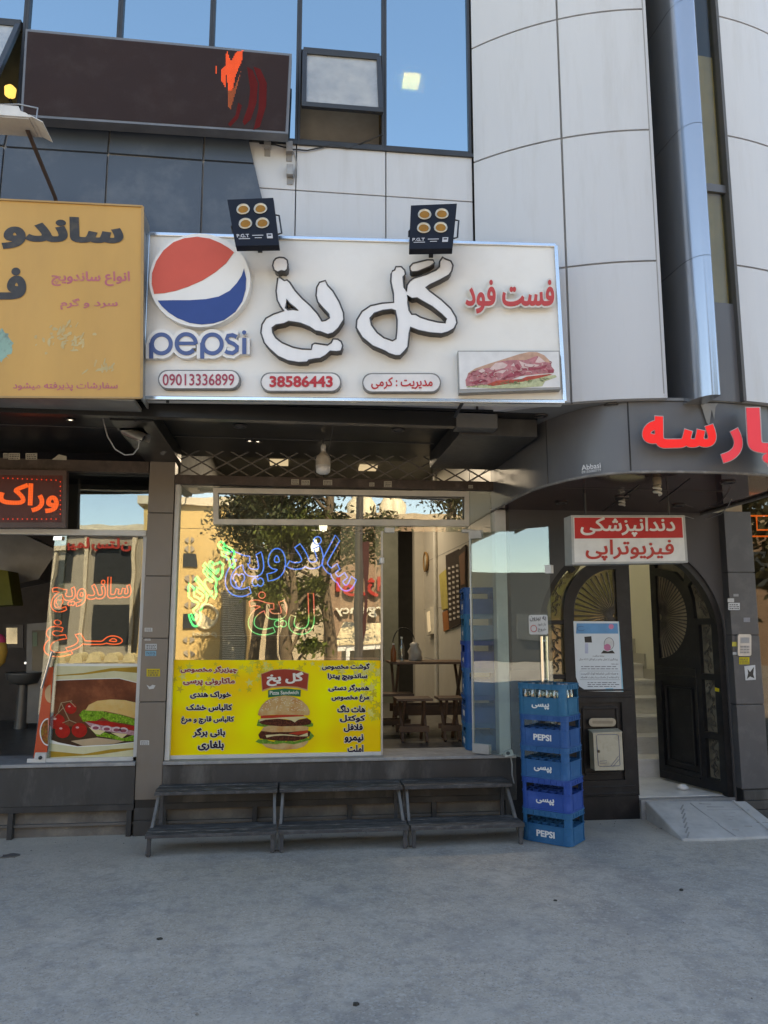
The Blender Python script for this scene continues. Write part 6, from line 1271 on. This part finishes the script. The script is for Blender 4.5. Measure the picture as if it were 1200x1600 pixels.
# electrical box at the jamb foot
t = thing('socket_box', 'small white socket box at the foot of the white door jamb', 'socket box', PY(-.06)(796, 1184)); px(PY(-.06), [(787, 1177), (800, 1171), (803, 1180), (790, 1183)], .05).build('body', WHITE, t, bev=.003); px(PY(-.06), ell(794, 1177, 3, 3, 12), .008, .05).build('plug', BLACK, t); MB().tube([PY(-.08)(x, y) for x, y in ((798, 1182), (800, 1195), (800, 1210), (803, 1224))], .006, 6).build('cable', GREYC, t)
# ------------------------------------------------------------------ across the street (seen in the window glass)
def mir(x, y, Y):                              # point seen in the shop glass: its real place across the street
    q = PY(Y)(x, y); return V((q.x, 2*YG-q.y, q.z))
def mpoly(pts, Y, t=.05, h=0):
    q = [mir(x, y, Y)+V((0, h+t, 0)) for x, y in pts]; return MB().extr(q, (0, -t, 0))
BRK = M('pale brown brick', (.30, .20, .135), .85, var=.12, scale=1.5, stretch=(1, 1, 12)); SAND = M('yellow stone', (.60, .42, .17), .7, var=.06, scale=.8); GREYB = M('grey beige render', (.36, .33, .27), .8, var=.08, scale=.6); WIN = M('far window', (.04, .045, .05), .15)
t = thing('brick_building', 'brown brick emergency ward across the street', 'building', (8, -27, 0))
BX(mir(512, 800, 25).x, 26, -33, -24.9, -.1, 6.2).build('wall', BRK, t); BX(mir(512, 800, 25).x-.2, 26.3, -33, -24.7, 6.2, 6.45).build('roof_edge', M('cornice', (.5, .4, .28), .8), t)
for k in range(4): me = MB(); x = 5.5+4.5*k; me.box(x, x+2, -24.92, -24.86, 3.4, 5.0); me.build('window', WIN, t)
wz = mir(450, 850, 25.5).z; BX(mir(385, 800, 25.5).x, mir(512, 800, 25.5).x, -33, -25.4, -.1, wz).build('wing', M('pale sky blocker', (.45, .38, .28), .8), t)  # added wing, covers bright horizon sky in the window reflection
me = MB()
for x in (560, 575, 612, 625): q = mir(x, 800, 27); me.lathe([(.45, 6.4), (.45, 7.3), (.25, 7.6), (.25, 8.1)], (q.x, -28, 0), 10)
me.build('roof_tank', M('tank', (.62, .55, .4), .5), t)
text('lettering', 'Emergency', lambda u, v, w: mir(lerp(646, 522, u), lerp(962, 944, v), 25)+V((0, .05+w, 0)), M('ward white', (.75, .72, .6), .5), t, .1, .02); text('lettering', 'اورژانس', lambda u, v, w: mir(lerp(668, 525, u), lerp(932, 902, v), 25)+V((0, .05+w, 0)), M('ward red', (.42, .03, .02), .5), t, .1, .03)
t = thing('stone_building', 'yellow stone building with louvred shaft across the street', 'building', (-3, -24, 0))
BX(mir(225, 790, 22).x, mir(388, 790, 22).x, -30, -21.9, -.1, mir(300, 789, 22).z).build('wall', SAND, t); BX(mir(215, 790, 22).x, mir(392, 790, 22).x, -30, -21.75, mir(300, 789, 22).z, mir(300, 777, 22).z).build('roof_edge', M('pale cornice', (.66, .58, .44), .7), t)
me = MB(); 
for k in range(34): y = 926+3.3*k; a = mir(347, y, 22); b_ = mir(381, y+1.7, 22); me.box(a.x, b_.x, -21.88, -21.80, min(a.z, b_.z), max(a.z, b_.z))
me.build('louvre', M('louvre pale', (.62, .58, .46), .5), t); a = mir(345, 922, 22); b_ = mir(383, 1040, 22); BX(a.x, b_.x, -21.89, -21.86, 0, a.z).build('louvre_shaft', M('shaft dark', (.3, .24, .14), .6), t)
for y in (876, 970): mpoly(rect(287, y-11, 308, y+11), 22, .04).build('window', WIN, t)
me = MB()
for y in (845, 858, 905, 918, 945, 1000, 1020):
    for s_ in (-1, 1): me.extr([mir(297+s_*(2+7*math.sin(R(a))), y-5+10*a/180, 22)+V((0, .03, 0)) for a in range(0, 181, 30)]+[mir(297+s_*2, y+5-10*a/180, 22)+V((0, .03, 0)) for a in range(30, 151, 60)], (0, -.02, 0))
me.build('petal_relief', M('relief grey', (.36, .31, .24), .7), t)
q = mir(325, 962, 22); me = MB(); me.tube([mir(323+16*math.cos(R(a)), 964+18*math.sin(R(a)), 22)+V((0, .03, 0)) for a in range(0, 360, 15)], .05, 6, True); me.extr([mir(323+15*math.cos(R(a)), 964+17*math.sin(R(a)), 22)+V((0, .03, 0)) for a in range(30, 211, 15)], (0, -.02, 0)); me.build('round_emblem', M('emblem pale', (.72, .62, .4), .5), t); text('lettering', 'pepsi', lambda u, v, w: mir(lerp(338, 303, u), lerp(996, 986, v), 22)+V((0, .02+w, 0)), M('emblem pale', (.72, .62, .4), .5), t, .04, .02)
t = thing('grey_building', 'grey beige building with window bands across the street', 'building', (-10, -27, 0)); gx1 = mir(222, 900, 26).x
BX(-60, gx1, -34, -25.9, -.1, 5.6).build('wall', GREYB, t); BX(-60, gx1+.2, -34, -25.7, 5.6, 5.9).build('roof_edge', M('pale cornice', (.66, .58, .44), .7), t)
for k in range(14):
    for z in (1.0, 3.5): x = gx1-1.9-2.4*k; wn = BX(x, x+1.5, -25.93, -25.85, z, z+1.6).build('window', WIN, t)
me = MB()
for k in range(18): x = gx1-.4-1.9*k; me.box(x, x+.14, -25.88, -25.7, .1, 5.5)
me.build('pilaster', M('pale cornice', (.66, .58, .44), .7), t)
text('lettering', 'بیمارستان', lambda u, v, w: mir(lerp(208, 105, u), lerp(862, 840, v), 26)+V((0, .1+w, 0)), M('ward red', (.42, .03, .02), .5), t, .1, .03)
t = thing('awning', 'row of cream barrel awnings across the street', 'awning', mir(140, 1040, 20))
me = MB()
for k in range(5):
    q = mir(92+27*k, 1040, 20); wd_ = .2; arc_ = [V((q.x+.22*math.cos(R(a)), q.y, q.z+.05+.36*math.sin(R(a)))) for a in range(0, 181, 15)]
    me.extr(arc_, (0, -.9, 0))
me.build('canvas', M('awning cream', (.66, .56, .33), .7), t); BX(mir(78, 1040, 20).x, mir(225, 1040, 20).x, -20.3, -19.9, 0, mir(140, 1040, 20).z+.1).build('stall', M('stall wall', (.5, .42, .28), .8), t)
t = thing('guard_booth', 'cream guard booth with sloping canvas roof across the street', 'booth', mir(580, 1040, 18)); a, b_ = mir(540, 1010, 18), mir(640, 1040, 18); BX(a.x, b_.x, -19.5, -17.9, 0, a.z).build('wall', M('booth grey', (.3, .27, .22), .7), t); me = MB(); me.extr([V((a.x-.4, -17.3, a.z+.05)), V((b_.x, -17.3, a.z+.05)), V((b_.x, -19.0, a.z+.75)), V((a.x, -19.0, a.z+.75))], (0, 0, .05)); me.build('roof', M('booth canvas', (.66, .55, .35), .7), t); me = MB(); me.box(a.x, a.x+.1, -17.4, -17.3, 0, a.z); me.box(a.x-.3, b_.x, -17.42, -17.34, a.z-.12, a.z+.04); me.build('frame', WHITE, t)
q = mir(560, 1000, 9); t = thing('lamp_post', 'dark lamp post with maroon banner across the street', 'lamp post', (q.x, q.y, 0)); MB().tube([V((q.x, q.y, -.1)), V((q.x, q.y, 8))], [.10, .06], 10).build('pole', M('post grey', (.07, .06, .055), .5), t); me = MB(); a = mir(566, 848, 9); ban = [mir(x, y, 9) for x, y in ((563, 848), (577, 845), (575, 880), (574, 930), (571, 985), (566, 1004), (565, 985), (570, 930), (565, 880))]; me.extr(ban, (0, .03, 0)); me.build('banner', M('maroon cloth', (.055, .009, .009), .8), t)
# trees
BARK = M('pale bark', (.16, .115, .07), .9, var=.2, scale=6); LEAFS = [M('pine leaves', (.035, .05, .014), .7, var=.3, scale=1.5, c2=(.075, .07, .02)), M('broad leaves', (.07, .10, .014), .6, var=.3, scale=1.2, c2=(.13, .14, .025)), M('brown leaves', (.095, .075, .03), .7, var=.3, scale=1.5, c2=(.05, .055, .018))]
def tree(x, y, h_, lb, kind, seed, cr, nl=2600, low=.3, ls=.16):
    rnd = random.Random(seed); t = thing('street_tree', lb, 'tree', (x, y, 0), 'street trees across the road')
    me = MB(); pts = [V((x+.12*math.sin(i*1.1+seed), y+.1*math.cos(i*.9+seed), h_*.92*i/8)) for i in range(9)]; me.tube(pts, [.20*(1-.09*i) for i in range(9)], 8)
    cl = []
    for i in range(16):
        z = h_*(low+(.95-low)*rnd.random()); a = rnd.random()*6.28; r_ = cr*(.35+.65*rnd.random())*(1-.45*max(0, (z/h_-.6)/.4)); e = V((x+r_*math.cos(a), y+r_*math.sin(a), z+.4)); me.tube([V((x, y, z-.5)), V((x, y, z-.5)).lerp(e, .5)+V((0, 0, .1)), e], [.07, .05, .02], 5); cl.append((e, cr*(.28+.25*rnd.random())))
    me.build('trunk', BARK, t)
    me = MB()
    for i in range(nl):
        c, r_ = cl[rnd.randrange(len(cl))]; d = V((rnd.gauss(0, 1), rnd.gauss(0, 1), rnd.gauss(0, .7)))*r_*.55; q_ = c+d; u = V((rnd.gauss(0, 1), rnd.gauss(0, 1), rnd.gauss(0, 1))).normalized(); v_ = u.orthogonal().normalized(); s_ = ls*(.6+.8*rnd.random())
        me.add([q_-u*s_, q_-v_*s_*.45, q_+u*s_, q_+v_*s_*.45], [(0, 1, 2, 3)])
    me.build('crown', LEAFS[kind], t)
for args in ((mir(512, 1000, 16).x, -15.9, 9.0, 'tall pine with pale trunk across the street, right of the leafy one', 0, 1, 1.9, 9000, .36, .075), (mir(452, 1000, 15).x, -14.9, 4.4, 'leafy young tree across the street facing the middle of the window', 1, 2, .95, 5000, .15, .085), (mir(430, 1000, 17).x, -16.9, 8.0, 'dark pine behind the leafy young tree across the street', 0, 3, 1.8, 8000, .38, .09), (mir(405, 900, 19).x, -18.9, 7.6, 'brownish pine in front of the yellow stone building', 2, 4, 1.3, 5000, .6, .09), (mir(705, 800, 21).x, -20.9, 8.4, 'brownish pine in front of the brick ward', 2, 5, 1.8, 6000, .45, .09), (8.2, -14, 7.5, 'green tree opposite the iron door', 1, 6, 2.4, 6000, .25, .11), (12.5, -15, 8, 'brownish tree opposite the right hand shop', 2, 7, 2.8, 3000, .25, .18), (-12, -15, 7.5, 'green tree opposite the far left shop', 1, 8, 2.4, 2600, .3, .18)): tree(*args)
# far end of the street at left, seen in the opened glass door
t = thing('dark_building', 'dark low building at the far left end of the street', 'building', (-34, -6, 0)); BX(-44, -32, -14, 2, -.1, 4.6).build('wall', M('dark render', (.09, .085, .08), .8), t)
me = MB(); 
for k in range(5): me.box(-31.99, -31.9, -12+2.6*k, -10.4+2.6*k, 1, 2.4)
me.build('window', M('dark shutter', (.16, .16, .155), .6), t)
